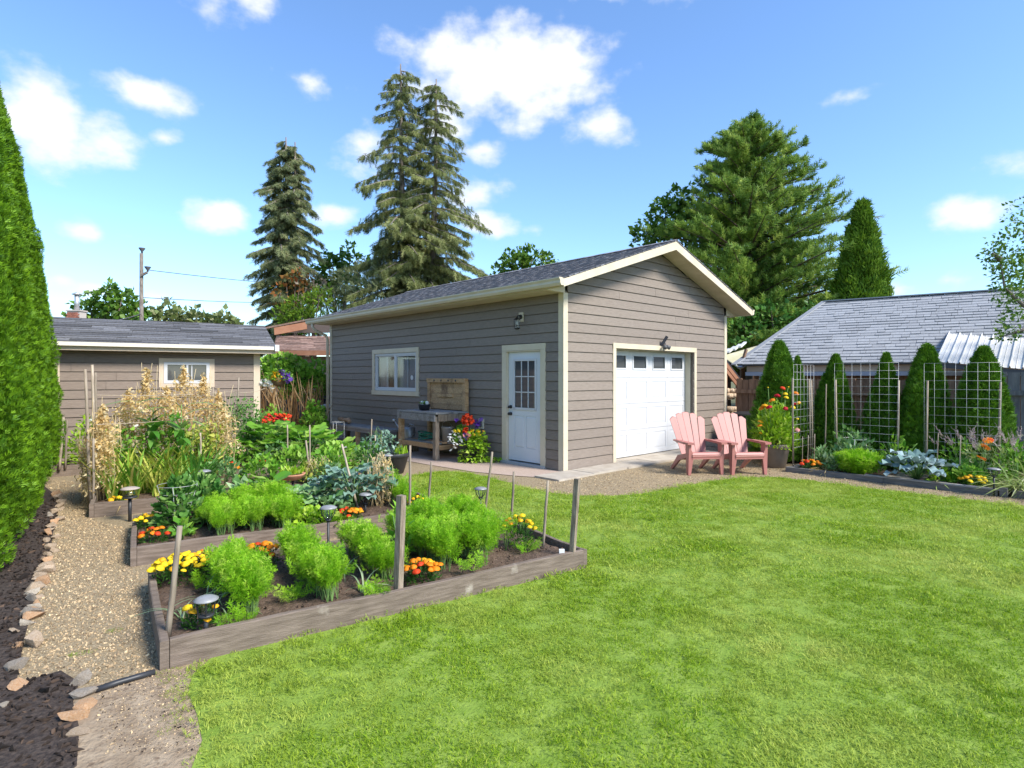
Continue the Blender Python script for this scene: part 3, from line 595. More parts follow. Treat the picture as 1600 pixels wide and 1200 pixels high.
# flowers are added further down
# ------------------------------------------------------------------ house with the brown roof far behind, left of the garage
bh = thing('brown_roofed_house', 'low house with a weathered brown roof and orange fascia behind the hop vines', 'house', (-8.5, 22, 0))
hx = lambda px, Y: (px-800)*Y/F+8.5
MB().box(hx(425, 22)+.6, 6.5, .6, 7, 0, 2.4).build('wall', M('house_wall', (.30, .2, .15), rough=.8), bh)
e0, e1 = np.array((hx(418, 22), 0, 2.62)), np.array((7., 0, 2.55)); up_ = nrm(np.array((0, 3.0, .72)))
shingles('shingle', bh, SHINGB, e0, nrm(e1-e0), up_, np.linalg.norm(e1-e0), 3.2, lo=lambda t: -.35*t+.2, tab=.6, expo=.17, th=.014)
MB().box(e0[0]+.05, 7, -.05, .0, 2.42, 2.60).build('fascia', BROWNT, bh)
p = lambda px, py, Y: at(px, py, Y)-np.array((-8.5, 22, 0))
k = MB(); A, B = p(428, 512, 24.5), p(478, 503, 25.2); k.raw([A, B, B+(0, .05, -.30), A+(0, .05, -.30), A+(0, .1, 0), B+(0, .1, 0), B+(0, .15, -.3), A+(0, .15, -.3)], [(0, 1, 2, 3), (4, 7, 6, 5), (0, 4, 5, 1), (2, 6, 7, 3)]); k.build('gable_fascia', BROWNT, bh)
gA, gB = p(416, 513, 25.), p(489, 499, 26.5); MB().raw([gA+(-.2, -.4, -.05), gB+(.0, -.4, .0), gB+(.0, 2.5, .30), gA+(-.2, 2.5, .25), gA+(-.2, -.4, -.12), gB+(0, -.4, -.07)], [(0, 1, 2, 3), (4, 5, 1, 0)]).build('upper_roof', SHINGB, bh)
MB().raw([p(432, 520, 25.5), p(560, 520, 25.5), p(560, 480, 25.5), p(490, 499, 25.5)], [(0, 1, 2, 3)]).build('gable_wall', M('dark_gable', (.12, .09, .075), rough=.8), bh)
# house with the brick chimney behind the shed
ch = thing('chimney_house', 'roof with a red brick chimney and steel flue seen over the shed roof', 'house', (*at(115, 560, 26)[:2], 0))
MB().box(-5, 5, 0, 6, 0, 3.2).build('wall', M('far_wall', (.45, .42, .38), rough=.8), ch); MB().prism([(-.4, 3.1), (3, 4.25), (6.4, 3.1)], 0, -5.3, 5.3).build('roof', SHINGS, ch)
cm = MB().box(-.28, .28, -.02, .4, 3.0, 4.52).build('chimney', MORTAR, ch)
bm_ = MB().box(-.055, .055, -.02, .0, -.026, .026, .5).mesh('brick', BRICK)
for i in range(12):
    for j in range(5):
        x = -.236+j*.118+(.03 if i % 2 else -.02)
        if x < .26: link('brick', bm_, cm, (x, -.022, 3.78+i*.06))
MB().box(-.32, .32, -.06, .44, 4.525, 4.58).build('chimney_cap', MORTAR, ch); k = MB(); k.tube([(0, .2, 4.58), (0, .2, 5.25)], .10, 10); k.lathe([(.17, 0), (.2, .04), (.02, .13)], 10, (0, .2, 5.27)); k.build('flue', GALV, ch)
# utility pole and wires
pp = at(221, 588, 32); up = thing('utility_pole', 'weathered wooden utility pole with insulators above the shed roof', 'utility pole', (pp[0], pp[1], 0))
ptop = at(221, 396, 32)[2]; k = MB(); k.tube([(0, 0, 0), (0, 0, ptop)], [.13, .09], 10); k.build('pole', BARKG, up)
MB().bar((0, -.1, ptop-1.25), (.38, -.1, ptop-1.05), .09, .11).build('side_arm', BARKG, up)
for x, z in ((.03, ptop), (.34, ptop-1.02)): MB().lathe([(.04, 0), (.05, .1), (.16, .26), (.16, .3), (.05, .3)], 10, (x, 0, z)).build('insulator', GREYP, up)
for (q0, q1, r, nm) in ((at(100, 497, 25), pp*(1, 1, 0)+(0, 0, at(0, 490, 32)[2]), .022, 'low service wire running from the pole towards the chimney'), (pp*(1, 1, 0)+(.34, 0, ptop-.9), at(560, 448, 70), .02, 'thin upper wire running right from the utility pole'), (pp*(1, 1, 0)+(0, 0, ptop-2.4), at(540, 470, 70), .02, 'thin lower wire running right from the utility pole')):
    t = np.linspace(0, 1, 12)[:, None]; P = np.asarray(q0)*(1-t)+np.asarray(q1)*t; P[:, 2] -= 1.1*(t*(1-t))[:, 0]
    tag(MB().tube(P, r, 4).build('overhead_wire', GREYP), nm, 'wire')
# ------------------------------------------------------------------ neighbour's building on the right
EA = nrm(np.array((.817, -.576))); EB = np.array((-EA[1], EA[0])); NB = np.array((5.75, 15.1))
nb = thing('neighbour_building', 'low building with a broad pale grey shingle roof behind the fence', 'building', (*NB, 0), math.atan2(EA[1], EA[0]))
ZE, rise, bb, aa = 1.945, 1.82, 3.30, 1.62; Lr = 15
eu = nrm(np.array((0, bb, rise))); rn = math.hypot(bb, rise)
MB().raw([(0, 0, ZE-.02), (Lr, 0, ZE-.02), (Lr, bb, ZE+rise-.02), (aa, bb, ZE+rise-.02), (Lr, 2*bb, ZE-.02), (0, 2*bb, ZE-.02)], [(0, 1, 2, 3), (3, 2, 4, 5), (0, 3, 5)]).build('roof', UNDER, nb)
shingles('shingle', nb, SHINGN, (0, -.03, ZE-.015), (1, 0, 0), eu, Lr, rn+.03, lo=lambda t: aa*t/rn, tab=.27, expo=.16, th=.013, jit=.6)
k = MB(); A = np.array((-.04, -.04, ZE-.02)); B = np.array((aa, bb, ZE+rise+.02)); k.bar(A, B, .16, .03); k.bar(B, (Lr, bb, ZE+rise+.02), .2, .03); k.build('hip_cap', SHINGN, nb)
MB().box(.05, Lr, .0, .03, ZE-.045, ZE-.02).build('drip_edge', GREYP, nb)
MB().box(.25, Lr, .12, .16, ZE-.20, ZE-.05).build('fascia', TAN, nb); MB().box(.25, Lr, -.02, .12, ZE-.30, ZE-.205).build('gutter', GUTG, nb)
MB().box(.4, Lr, .25, 6, 0, ZE-.2).build('wall', FENCEB, nb)
k = MB(); k.tube([(.62, .05, ZE-.28), (.62, .05, ZE-.42), (.66, .0, ZE-.62), (.80, -.05, ZE-1.0), (.78, -.06, ZE-1.06), (.66, -.22, ZE-1.14)], .052, 8); k.build('downspout', GALV, nb)
# corrugated lean-to roof at the far right, in front of the grey roof
cr_ = thing('corrugated_roof', 'white ribbed metal lean to roof above the grey fence at the far right', 'metal roof')
A, B, C_, D_ = at(1461, 565, 11.6), at(1640, 580, 10.4), at(1645, 516, 12.9), at(1482, 520, 13.6); rt = 9
for i in range(rt):
    s0, s1 = i/rt, (i+1)/rt; k = MB(); V = []
    for j, h in ((0, 0), (.06, .035), (.12, .035), (.18, 0), (.5, 0), (.54, .012), (.58, 0), (1, 0)):
        s = s0+(s1-s0)*j; V += [A*(1-s)+B*s+(0, 0, h), D_*(1-s)+C_*s+(0, 0, h)]
    k.raw(V, [(2*j, 2*j+2, 2*j+3, 2*j+1) for j in range(7)]); k.build('roof_panel', STEELW, cr_)
nrm_u = nrm(B-A)
k = MB(); k.bar(A+(0.05, .06, -.06), B+(0, .06, -.06), .05, .09); k.bar(D_+(0, 0, -.03), C_+(0, 0, -.03), .06, .06); k.build('purlin', GREYP, cr_)
for s in (.06, .5, .94): q = A*(1-s)+B*s; MB().box(-.05, .05, -.05, .05, 0, q[2]-.1, c=(q[0], q[1]+.12, 0)).build('post', FENCEG, cr_)
for s in (.06, .94): q = D_*(1-s)+C_*s; MB().box(-.05, .05, -.05, .05, 0, q[2]-.06, c=(q[0], q[1]-.05, 0)).build('post', FENCEG, cr_)
# yellowed carport roof between the garage and the grey roof
cy = thing('carport_roof', 'yellowed translucent carport roof with white flashing right of the garage', 'carport roof')
q = [at(1128, 556, 17.5), at(1157, 576, 15.6), at(1229, 530, 18.4), at(1180, 541, 20)]
MB().raw(q+[v-(0, 0, .03) for v in q], [(0, 1, 2, 3), (4, 7, 6, 5), (0, 4, 5, 1), (1, 5, 6, 2), (2, 6, 7, 3), (3, 7, 4, 0)]).build('roof_panel', YELP, cy)
k = MB(); k.bar(q[1]+(0, 0, .03), q[2]+(0, 0, .03), .17, .04); k.build('flashing', WHITE, cy)
for i in range(4): a = at(1128+i*9, 556-i*4, 17.4+i*.5); MB().bar(a+(-.1, -.3, .02), a+(.55, .9, .24), .09, .05).build('rib', WHITE, cy)
MB().bar(at(1160, 566, 15.2), at(1166, 546, 15.3), .06, .06).build('vent_pipe', FENCEB, cy)
for v in (q[0]*.9+q[2]*.1, q[1]*.9+q[3]*.1, q[2]*.92+q[0]*.08, q[3]*.92+q[1]*.08): MB().box(-.05, .05, -.05, .05, 0, v[2]-.04, c=(v[0], v[1], 0)).build('post', FENCEB, cy)
# firewood shelter against the garage's right wall
fw = thing('firewood_shelter', 'open brown wooden firewood shelter against the right side of the garage', 'wood shelter', gl(GW+.012, .25), GRZ)
Zr = lambda x: 2.02-.62*x
MB().raw([(0, -.25, Zr(0)), (.85, -.25, Zr(.85)), (.85, 2.6, Zr(.85)), (0, 2.6, Zr(0)), (0, -.25, Zr(0)+.03), (.85, -.25, Zr(.85)+.03), (.85, 2.6, Zr(.85)+.03), (0, 2.6, Zr(0)+.03)], [(0, 3, 2, 1), (4, 5, 6, 7), (0, 1, 5, 4), (1, 2, 6, 5), (2, 3, 7, 6), (3, 0, 4, 7)]).build('roof', UNDER, fw)
for o, w in ((-.16, .12), (-.29, .10)): MB().raw([(0, -.27, Zr(0)+o+w), (.8, -.27, Zr(.8)+o+w), (.8, -.27, Zr(.8)+o), (0, -.27, Zr(0)+o), (0, -.24, Zr(0)+o+w), (.8, -.24, Zr(.8)+o+w), (.8, -.24, Zr(.8)+o), (0, -.24, Zr(0)+o)], [(0, 1, 2, 3), (4, 7, 6, 5), (0, 4, 5, 1), (2, 6, 7, 3), (1, 5, 6, 2), (0, 3, 7, 4)]).build('rafter_board', BROWNT, fw)
for x, y in ((.06, -.2), (.74, -.2), (.74, 2.5), (.06, 2.5)): MB().box(x-.045, x+.045, y-.045, y+.045, 0, Zr(x)-.02).build('post', BROWNT, fw)
for z in (.12, .62, 1.06): MB().box(.02, .78, -.1, 2.5, z, z+.035).build('shelf', WOODP, fw)
LOG = M('log_end', (.36, .25, .16), (.55, .42, .29), 22, .85, rnd=.25)
lm = MB(); lm.tube([(0, 0, 0), (0, .42, .0)], [.068, .062], 8, .5); lme = lm.mesh('firewood_log', LOG)
lrnd = random.Random(4)
for (z0, n_) in ((.155, 3), (.655, 2), (1.095, 2)):
    for r in range(n_):
        for i in range(5-r % 2):
            o = link('firewood_log', lme, None, gl(GW+.012+.12+i*.135+.06*(r % 2), .05+lrnd.uniform(-.05, .05), z0+.068+r*.118), (0, lrnd.uniform(0, 6), GRZ)); o.scale = (lrnd.uniform(.8, 1.0), 1, lrnd.uniform(.8, 1.0))
            tag(o, 'split log end stacked on a shelf of the brown firewood shelter', 'firewood log', 'firewood logs in the shelter')
# compost bin
cb = thing('compost_bin', 'black plastic compost bin with a lid beside the firewood shelter', 'compost bin', at(1178, 650, 13.0)*(1, 1, 0)+(0, 0, 0), .5)
def ring(mb, ws, zs, r=.06):
    V = []; 
    for w, z in zip(ws, zs):
        for (sx, sy) in ((1, 1), (-1, 1), (-1, -1), (1, -1)):
            for a in (0, 45, 90):
                b = math.radians(a+{(1, 1): 0, (-1, 1): 90, (-1, -1): 180, (1, -1): 270}[(sx, sy)]); V.append((sx*(w-r)+r*math.cos(b), sy*(w-r)+r*math.sin(b), z))
    k = len(ws); mb.raw(V, [(i*12+j, i*12+(j+1) % 12, (i+1)*12+(j+1) % 12, (i+1)*12+j) for i in range(k-1) for j in range(12)]+[tuple((k-1)*12+j for j in range(12))])
k = MB(); ring(k, (.42, .41, .425, .395, .41, .375), (.0, .22, .235, .25, .5, .74)); k.build('body', BLACKP, cb); k = MB(); ring(k, (.35, .36, .35, .30), (.745, .77, .80, .835)); k.build('lid', BLACKP, cb)
MB().box(-.2, .2, -.425, -.38, .03, .2).build('hatch', BLACKP, cb)
# timber behind the pink chairs
tb = thing('garden_timber', 'weathered timber lying on the gravel in front of the black compost bin', 'timber', (*G(1170, 712)[:2], 0)); MB().bar((-1.1, .9, .06), (.75, -.35, .06), .12, .12).build('beam', WOODT, tb); MB().bar((-1.0, .85, .185), (.75, -.33, .185), .12, .11).build('upper_beam', WOODT, tb)
# ------------------------------------------------------------------ fences
def fence(name, label, P0, P1, h, mt, w=.14, gap=.008, rails=(.35, 1.35), jit=.012, post=2.4):
    P0 = np.array(P0); P1 = np.array(P1); L = np.linalg.norm(P1-P0); t = thing(name, label, 'fence', (*P0, 0), math.atan2(P1[1]-P0[1], P1[0]-P0[0])); n = int(L/(w+gap))
    me = MB().box(0, w, -.011, .011, .04, h, .5).mesh('fence_board', mt); r = random.Random(2)
    for i in range(n): link('fence_board', me, t, (i*(w+gap), r.uniform(0, .004), r.uniform(-jit, jit)))
    for z in rails: MB().box(0, L, -.065, -.015, z, z+.085).build('rail', mt, t)
    k = 0
    while k*post < L: MB().box(k*post, k*post+.09, .015, .105, 0, h+.02).build('post', mt, t); k += 1
    return t
FD = np.array((.679, -.734)); FP = np.array((8.62, 10.1))
fence('brown_fence', 'dark brown board fence behind the row of young cedars', FP-FD*4.95, FP-FD*.62, 1.56, FENCEB, rails=(.3, 1.24))
fence('grey_fence', 'weathered grey board fence under the white metal roof', FP-FD*.60, FP+FD*5, 1.70, FENCEG, w=.165, gap=.012, rails=(.3, 1.30))
fence('back_fence', 'old grey board fence behind the dry bamboo canes, left of the garage', at(408, 600, 17.5)[:2], at(532, 600, 19.5)[:2], 1.75, FENCEG)
# ------------------------------------------------------------------ adirondack chairs
def chair(label, loc, rz):
    t = thing('adirondack_chair', label, 'garden chair', loc, rz, 'pink adirondack chairs')
    for s in (-1, 1):
        x = s*.262; k = MB(); V = [(x+dx*s, y, z) for dx in (0, .045) for (y, z) in ((.02, 0), (.085, 0), (.135, .50), (-.005, .50))]; k.raw(V, [(0, 1, 2, 3), (4, 7, 6, 5), (0, 4, 5, 1), (1, 5, 6, 2), (2, 6, 7, 3), (3, 7, 4, 0)])
        V = [(x+s*.045, .018, 0), (x+s*.0, .018, 0), (x-s*.045, .0, .33), (x+s*.045, .0, .5)]; k.raw([(a, b, c) for a, b, c in V]+[(a, b+.018, c) for a, b, c in V], [(0, 1, 2, 3), (4, 7, 6, 5), (0, 4, 5, 1), (1, 5, 6, 2), (2, 6, 7, 3), (3, 7, 4, 0)]); k.build('front_leg', PINK, t)
        k = MB(); V = [(x-.02, y, z) for (y, z) in ((.08, .36), (.50, .27), (.80, .0), (.73, .0), (.45, .19), (.08, .29))]; V += [(a+.04, y, z) for a, y, z in V]; k.raw(V, [(0, 1, 4, 5), (1, 2, 3, 4), (6, 11, 10, 7), (7, 10, 9, 8)]+[(i, (i+1) % 6, 6+(i+1) % 6, 6+i) for i in range(6)]); k.build('rear_leg', PINK, t)
        k = MB(); pl = [(s*.235, -.055), (s*.345, -.045), (s*.36, .12), (s*.335, .45), (s*.30, .64), (s*.245, .64), (s*.245, .3)]; k.prism(pl, 2, .503, .53); k.prism([(a*.995, b) for a, b in pl[:4]]+[(s*.25, .45)], 2, .531, .537); k.build('arm', PINK, t)
    sp = [(-.0, .30), (-.012, .335), (.01, .365), (.05, .372), (.15, .352), (.28, .315), (.40, .285), (.52, .265)]
    k = MB(); k.prism([(y, z) for y, z in sp[:4]]+[(y, z-.022) for y, z in sp[:4]][::-1], 0, -.245, .245); k.box(-.245, .245, .0, .02, .262, .335); k.build('apron', PINK, t)
    for i in range(5):
        y0 = .065+i*.092; y1 = y0+.084; z = lambda y: np.interp(y, [p[0] for p in sp[3:]], [p[1] for p in sp[3:]]); MB().prism([(y0, z(y0)), (y1, z(y1)), (y1, z(y1)-.02), (y0, z(y0)-.02)], 0, -.24, .24).build('seat_slat', PINK, t)
    for i in range(5):
        w0, w1 = .082, .118; xb, xt = (i-2)*(w0+.004), (i-2)*(w1+.012); hh = (.90, .955, .975, .955, .90)[i]; tl = -.03*(i-2)*.0
        yb, zb_ = .455, .255; dirz = lambda z: yb+.34*(z-zb_)/.7
        tops = [xt-w1/2, xt+w1/2]; za = hh-(.035 if i == 0 else .012 if i == 1 else 0); zc = hh-(.035 if i == 4 else .012 if i == 3 else 0)
        V = [(xb-w0/2, yb, zb_), (xb+w0/2, yb, zb_), (tops[1], dirz(zc), zc), ((tops[0]+tops[1])/2, dirz(hh+.012), hh+.012), (tops[0], dirz(za), za)]; bow = .02*abs(i-2)
        V = [(a, b-bow*(c-zb_), c) for a, b, c in V]; V2 = [(a, b+.02, c+.006) for a, b, c in V]
        MB().raw(V+V2, [(0, 1, 2, 3, 4), (5, 9, 8, 7, 6)]+[(j, 5+j, 5+(j+1) % 5, (j+1) % 5) for j in range(5)]).build('back_slat', PINK, t)
    MB().box(-.25, .25, .60, .625, .47, .54).build('back_rail', PINK, t); MB().box(-.24, .24, .49, .515, .19, .26).build('rear_rail', PINK, t)
    return t
chair('pink adirondack chair in front of the white garage door, nearer the garage', (*G(1104, 743)[:2], .006), .14)
chair('pink adirondack chair beside the big taupe flower pot', (*G(1172, 743)[:2], .006), .12)
# ------------------------------------------------------------------ potting bench with its things
pb = thing('potting_bench', 'rough cedar potting bench with a plank back against the window wall', 'potting bench', gl(0, 0), GRZ)
y0, y1, xw, xf = 2.55, 3.78, -.10, -.82; zt_ = .90
for x, y in ((xf, y0), (xf, y1), (xw, y0), (xw, y1)):
    MB().box(x-.045, x+.045, y-.045, y+.045, .002, zt_-.05 if x == xf else 1.52).build('leg', WOODP if (x == xf and y == y0) else WOODB, pb)
for i in range(6): xx = xf-.08+i*.135; MB().box(xx, xx+.128, y0-.09, y1+.07, zt_-.005*(i % 2), zt_+.035-.004*(i % 3), rot=Matrix.Rotation(.006*(i % 3-1), 3, 'Z').to_quaternion()).build('top_plank', WOODGY, pb)
MB().box(xf-.075, xf-.048, y0-.05, y1+.05, zt_-.14, zt_-.008).build('apron', WOODGY, pb)
for y in (y0, y1): MB().box(xf, xw, y-.07*(1 if y == y0 else -1)-.012, y-.07*(1 if y == y0 else -1)+.012, zt_-.14, zt_-.008).build('side_apron', WOODP, pb)
for i in range(5): xx = xf+.05+i*.13; MB().box(xx, xx+.12, y0+.05, y1-.05, .30+.004*(i % 2), .335).build('shelf_plank', WOODB if i % 2 else WOODGY, pb)
MB().box(xf-.02, xf+.01, y0+.05, y1-.05, .23, .32).build('shelf_rail', WOODB, pb); MB().box(xf, xw, y0-.012, y0+.012, .20, .29).build('shelf_rail', WOODB, pb)
for i in range(5):
    z = .945+i*.111; MB().box(xw-.015-.004*(i % 2), xw+.012, y0+.05, y1-.05, z, z+.1095).build('back_plank', WOODB, pb)
MB().box(xw-.06, xw+.03, y0-.05, y1+.05, 1.50, 1.585).build('back_cap', WOODB, pb)
for i in range(4): y = y0+.25+i*.25; MB().tube([(xw-.065, y, 1.54), (xw-.0605, y, 1.54)], .022, 10).build('peg_hole', BLACK, pb)
MB().box(xw-.045, xw-.016, 2.92, 3.45, 1.20, 1.265).build('back_ledge', WOODB, pb)
tl = thing('watering_can', 'grey metal watering can behind the potting bench leg with its long spout pointing left', 'watering can', gl(-.42, 4.10, 0), GRZ)
GREYM = M('grey_metal', (.28, .29, .31), (.40, .41, .42), 10, .4, metal=.6)
k = MB(); k.lathe([(.115, .27), (.12, .29), (.125, .50), (.10, .53)], 16, (0, 0, 0)); k.build('body', GREYM, tl); k = MB(); k.tube([(-.02, .10, .33), (-.05, .28, .46), (-.10, .44, .64)], [.028, .02, .014], 8); k.tube([(-.10, .44, .64), (-.11, .475, .67)], [.03, .035], 10); k.build('spout', GALV, tl)
k = MB(); k.tube([(0, -.11, .33), (0, -.22, .42), (0, -.17, .58), (0, -.02, .60), (0, .05, .53)], .011, 6); k.build('handle', GREYM, tl)
MB().box(-.14, .14, -.15, .15, .0, .268).build('stand', WOODP, tl)
gh = thing('garden_hose', 'loose coil of green hose on the lower shelf of the potting bench', 'hose', gl(-.55, 3.25, .337), GRZ)
a = np.linspace(0, 9*PI, 150); k = MB(); k.tube(np.stack([.13*np.cos(a)*(1+.15*np.sin(a*.31)), .22*np.sin(a)*(1+.1*np.cos(a*.4)), .016+.13*a/a[-1]+.02*np.sin(a*1.7)], 1), .0115, 6); k.build('coil', M('green_hose', (.02, .16, .10), (.05, .25, .16), 30, .4), gh)
bk = thing('metal_bucket', 'tall galvanised bucket on the shelf end of the potting bench', 'bucket', gl(-.45, 2.68, .337), GRZ); MB().lathe([(.10, 0), (.125, .27), (.132, .275), (.132, .285), (.12, .28), (.097, .01)], 18).build('pail', GALV, bk); MB().tube([(.13, 0, .27), (.09, .05, .36), (0, .07, .40), (-.09, .05, .36), (-.13, 0, .27)], .004, 5).build('handle', GALV, bk)
jr = thing('small_pot', 'small dark pot with a white rock and green plant on the potting bench', 'plant pot', gl(-.55, 3.34, zt_+.036), GRZ)
MB().lathe([(.10, 0), (.125, .10), (.13, .105), (.13, .118), (.115, .115), (.11, .095)], 18).build('pot', BLACKP, jr); MB().lathe([(.105, .098), (.05, .10)], 14).build('soil', SOIL, jr)
rk = MB()
for x, y, s in ((-.03, .03, .05), (.03, -.045, .045)): P = sph(26); rk.lathe([(.01, -s), (s*.8, -s*.3), (s, .1*s), (s*.6, s*.9), (.01, s*1.1)], 8, (x, y, .135))
rk.build('white_stone', M('white_rock', (.66, .66, .62), (.78, .78, .74), 9, .7), jr)
# low bench along the wall with a driftwood log
lb = thing('low_bench', 'low weathered plank bench against the window wall beyond the potting bench', 'bench', gl(0, 0), GRZ)
for i in range(3): MB().box(-.72+i*.17, -.56+i*.17, 4.62, 7.35-.06*i, .395+.004*(i % 2), .44).build('seat_plank', WOODGY, lb)
for y in (4.75, 5.95, 7.2):
    for x in (-.66, -.27): MB().box(x-.04, x+.04, y-.05, y+.05, .002, .393).build('leg', WOODB if x < -.5 else WOODP, lb)
MB().box(-.70, -.665, 4.66, 7.28, .32, .392).build('apron', WOODGY, lb)
dl = MB(); dl.tube([(0, 0, .0), (.04, .14, .03), (.0, .3, .012), (.03, .46, .03), (.0, .60, .05)], [.05, .065, .05, .062, .03], 9); tag(dl.build('driftwood', M('driftwood', (.36, .20, .11), (.52, .33, .20), 6, .8, .006, 20), None, gl(-.46, 6.75, .50), (0, 0, GRZ)), 'tan driftwood log lying on the far end of the low bench', 'driftwood')
# green lidded tub at the far end of the garage
gt = thing('green_tub', 'green tub with a white lid just past the far corner of the garage', 'tub', at(509, 660, 18.8)*(1, 1, 0)); MB().lathe([(.24, 0), (.28, .62), (.29, .63)], 16).build('body', M('green_plastic', (.01, .16, .11), rough=.4), gt); MB().lathe([(.30, .635), (.31, .68), (.27, .74), (.05, .76)], 16).build('lid', WHITE, gt)
MB().lathe([(.2, .765), (.24, .95), (.22, 1.2), (.1, 1.22)], 12).build('bag', M('navy_bag', (.03, .035, .06), rough=.7), gt)
# ------------------------------------------------------------------ raised beds
class Bed:
    def __init__(s, label, O, ang, L, D, h=.165, hs=.115, sides='FBLR', th=.045, mt=None):
        s.O = np.array(O, float); s.rz = ang; s.a = np.array((math.cos(ang), math.sin(ang))); s.b = np.array((-math.sin(ang), math.cos(ang))); s.L = L; s.D = D; s.hs = hs
        t = s.t = thing('raised_bed', label, 'garden bed', (*s.O, 0), ang); mt = mt or WOODG; r = random.Random(label)
        def board(x0, x1, y0, y1, nx):
            # a slightly bowed, uneven plank
            n = 14; V = []; f = []; horiz = abs(x1-x0) > abs(y1-y0)
            for i in range(n+1):
                q = i/n; hh = h+.004*math.sin(q*9+x0*3)+r.uniform(-.0035, .0035); w = .007*math.sin(q*PI)+r.uniform(-.001, .001)
                for (e, z) in ((0, 0), (1, 0), (1, hh-.004), (.86, hh), (.14, hh), (0, hh-.004)):
                    V.append((x0+(x1-x0)*q, y0+(y1-y0)*e+w*nx, z) if horiz else (x0+(x1-x0)*e+w*nx, y0+(y1-y0)*q, z))
            for i in range(n): f += [(6*i+j, 6*i+(j+1) % 6, 6*i+6+(j+1) % 6, 6*i+6+j) for j in range(6)]
            f += [tuple(range(6)), tuple(range(6*n, 6*n+6))[::-1]]; c = np.mean(V, axis=0)*(1, 1, 0)
            o = MB().raw(np.array(V)-c, f).build('board', mt, t, c); 
            if not horiz: o.rotation_euler = (0, 0, 0)
        if 'F' in sides: board(th+.003, L, 0, th, -1)
        if 'B' in sides: board(th+.003, L, D-th, D, 1)
        if 'L' in sides: board(0, th, -.004, D, -1)
        if 'R' in sides: board(L+.002, L+.002+th*.8, 0, D, 1)
        n, m = int(L/.05), int(D/.05); xs = np.linspace(th, L-.01, n); ys = np.linspace(th, D-th, m); X, Y = np.meshgrid(xs, ys, indexing='ij'); Zz = hs+.016*np.sin(X*7+1)*np.sin(Y*9)+rng.uniform(-.011, .011, X.shape); Zz[[0, -1], :] -= .01
        V = np.stack([X, Y, Zz], -1).reshape(-1, 3); MB().raw(V, [(i*m+j, (i+1)*m+j, (i+1)*m+j+1, i*m+j+1) for i in range(n-1) for j in range(m-1)], smooth=True).build('soil', SOIL, t)
        # crumbs of soil and dry straw
        k = int(70*L*D); P = np.stack([rng.uniform(th, L-.02, k), rng.uniform(th, D-th, k), np.full(k, hs+.012)], 1); c = MB(); c.inst(CLOD, P, sph(k), rng.uniform(.008, .03, k)); c.build('crumbs', SOIL, t)['kind'] = 'stuff'
    def p(s, x, y, z=None): q = s.O+s.a*x+s.b*y; return np.array((q[0], q[1], s.hs if z is None else z))
    def inv(s, P): d = np.asarray(P)[:2]-s.O; return d@s.a, d@s.b
CLOD = (np.array([(0, 0, .5), (.5, .1, 0), (-.1, .45, .1), (-.5, -.1, 0), (.1, -.5, -.05), (0, 0, -.4)], float), [(0, 1, 2), (0, 2, 3), (0, 3, 4), (0, 4, 1), (5, 2, 1), (5, 3, 2), (5, 4, 3), (5, 1, 4)])
AN = math.atan2(.559, .829); AN2 = math.atan2(.528, .849)
B1 = Bed('weathered raised bed nearest the lawn, holding rows of feathery carrots', (-1.931, 3.218), AN, 3.055, 1.46)
B2 = Bed('raised bed behind the front one, with carrots, cabbage and kale', (-3.24, 4.98), AN2, 2.97, 1.39)
B3 = Bed('raised bed of dried peas and garlic beside the gravel path', (-4.83, 6.70), AN2, 1.25, 2.5)
B4 = Bed('raised bed in front of the shed with squash and orange red marigolds', (-4.72, 8.62), AN2, 1.9, 1.9, h=.2, hs=.15)
B5 = Bed('raised bed in the middle with bush beans and yellowing pea plants', (-3.35, 7.55), AN2, 1.55, 1.5)
B6 = Bed('small raised bed at the far end of the gravel path beside the shed', (*G(80, 746)[:2],), SA+.08, 1.0, .7, h=.175)
# right bed: only a timber edge
rb = thing('flower_bed', 'long timber edged flower bed with a blue hosta and wire trellises along the fence', 'flower bed', (4.64, 9.96, 0), math.atan2(-.734, .679))
RBO = np.array((4.64, 9.96)); RA = np.array((.679, -.734)); RB_ = np.array((.734, .679))
def rp(x, y, z=.05): q = RBO+RA*x+RB_*y; return np.array((q[0], q[1], z))
MB().bar((0, .05, .045), (1.45, .05, .045), .09, .088).build('timber', WOODT, rb); MB().bar((1.456, .045, .04), (2.80, .045, .04), .09, .09).build('timber', WOODT, rb); MB().bar((1.2, .02, .098), (2.86, .03, .098), .07, .022).build('top_plank', WOODGY, rb)
MB().bar((.045, .10, .04), (.045, 1.7, .04), .09, .08).build('timber', WOODT, rb)
MB().box(2.82, 2.90, -.0, .09, 0, .125).build('end_post', WOODT, rb); MB().bar((2.95, .1, .05), (4.6, .12, .05), .10, .10).build('timber', WOODT, rb)
n, m = 90, 40; X, Y = np.meshgrid(np.linspace(.08, 5, n), np.linspace(.09, 3.0, m), indexing='ij'); Zz = .045+.014*np.sin(X*6)*np.sin(Y*8)+rng.uniform(-.01, .01, X.shape)
MB().raw(np.stack([X, Y, Zz], -1).reshape(-1, 3), [(i*m+j, (i+1)*m+j, (i+1)*m+j+1, i*m+j+1) for i in range(n-1) for j in range(m-1)], smooth=True).build('soil', SOIL, rb)
for x0, x1, y0, y1 in ((1.42, 1.78, .13, .36), (1.50, 1.90, .50, .80), (1.98, 2.2, .16, .40)): MB().box(x0, x1, y0, y1, .035, .088).build('stepping_stone', CONC, rb)
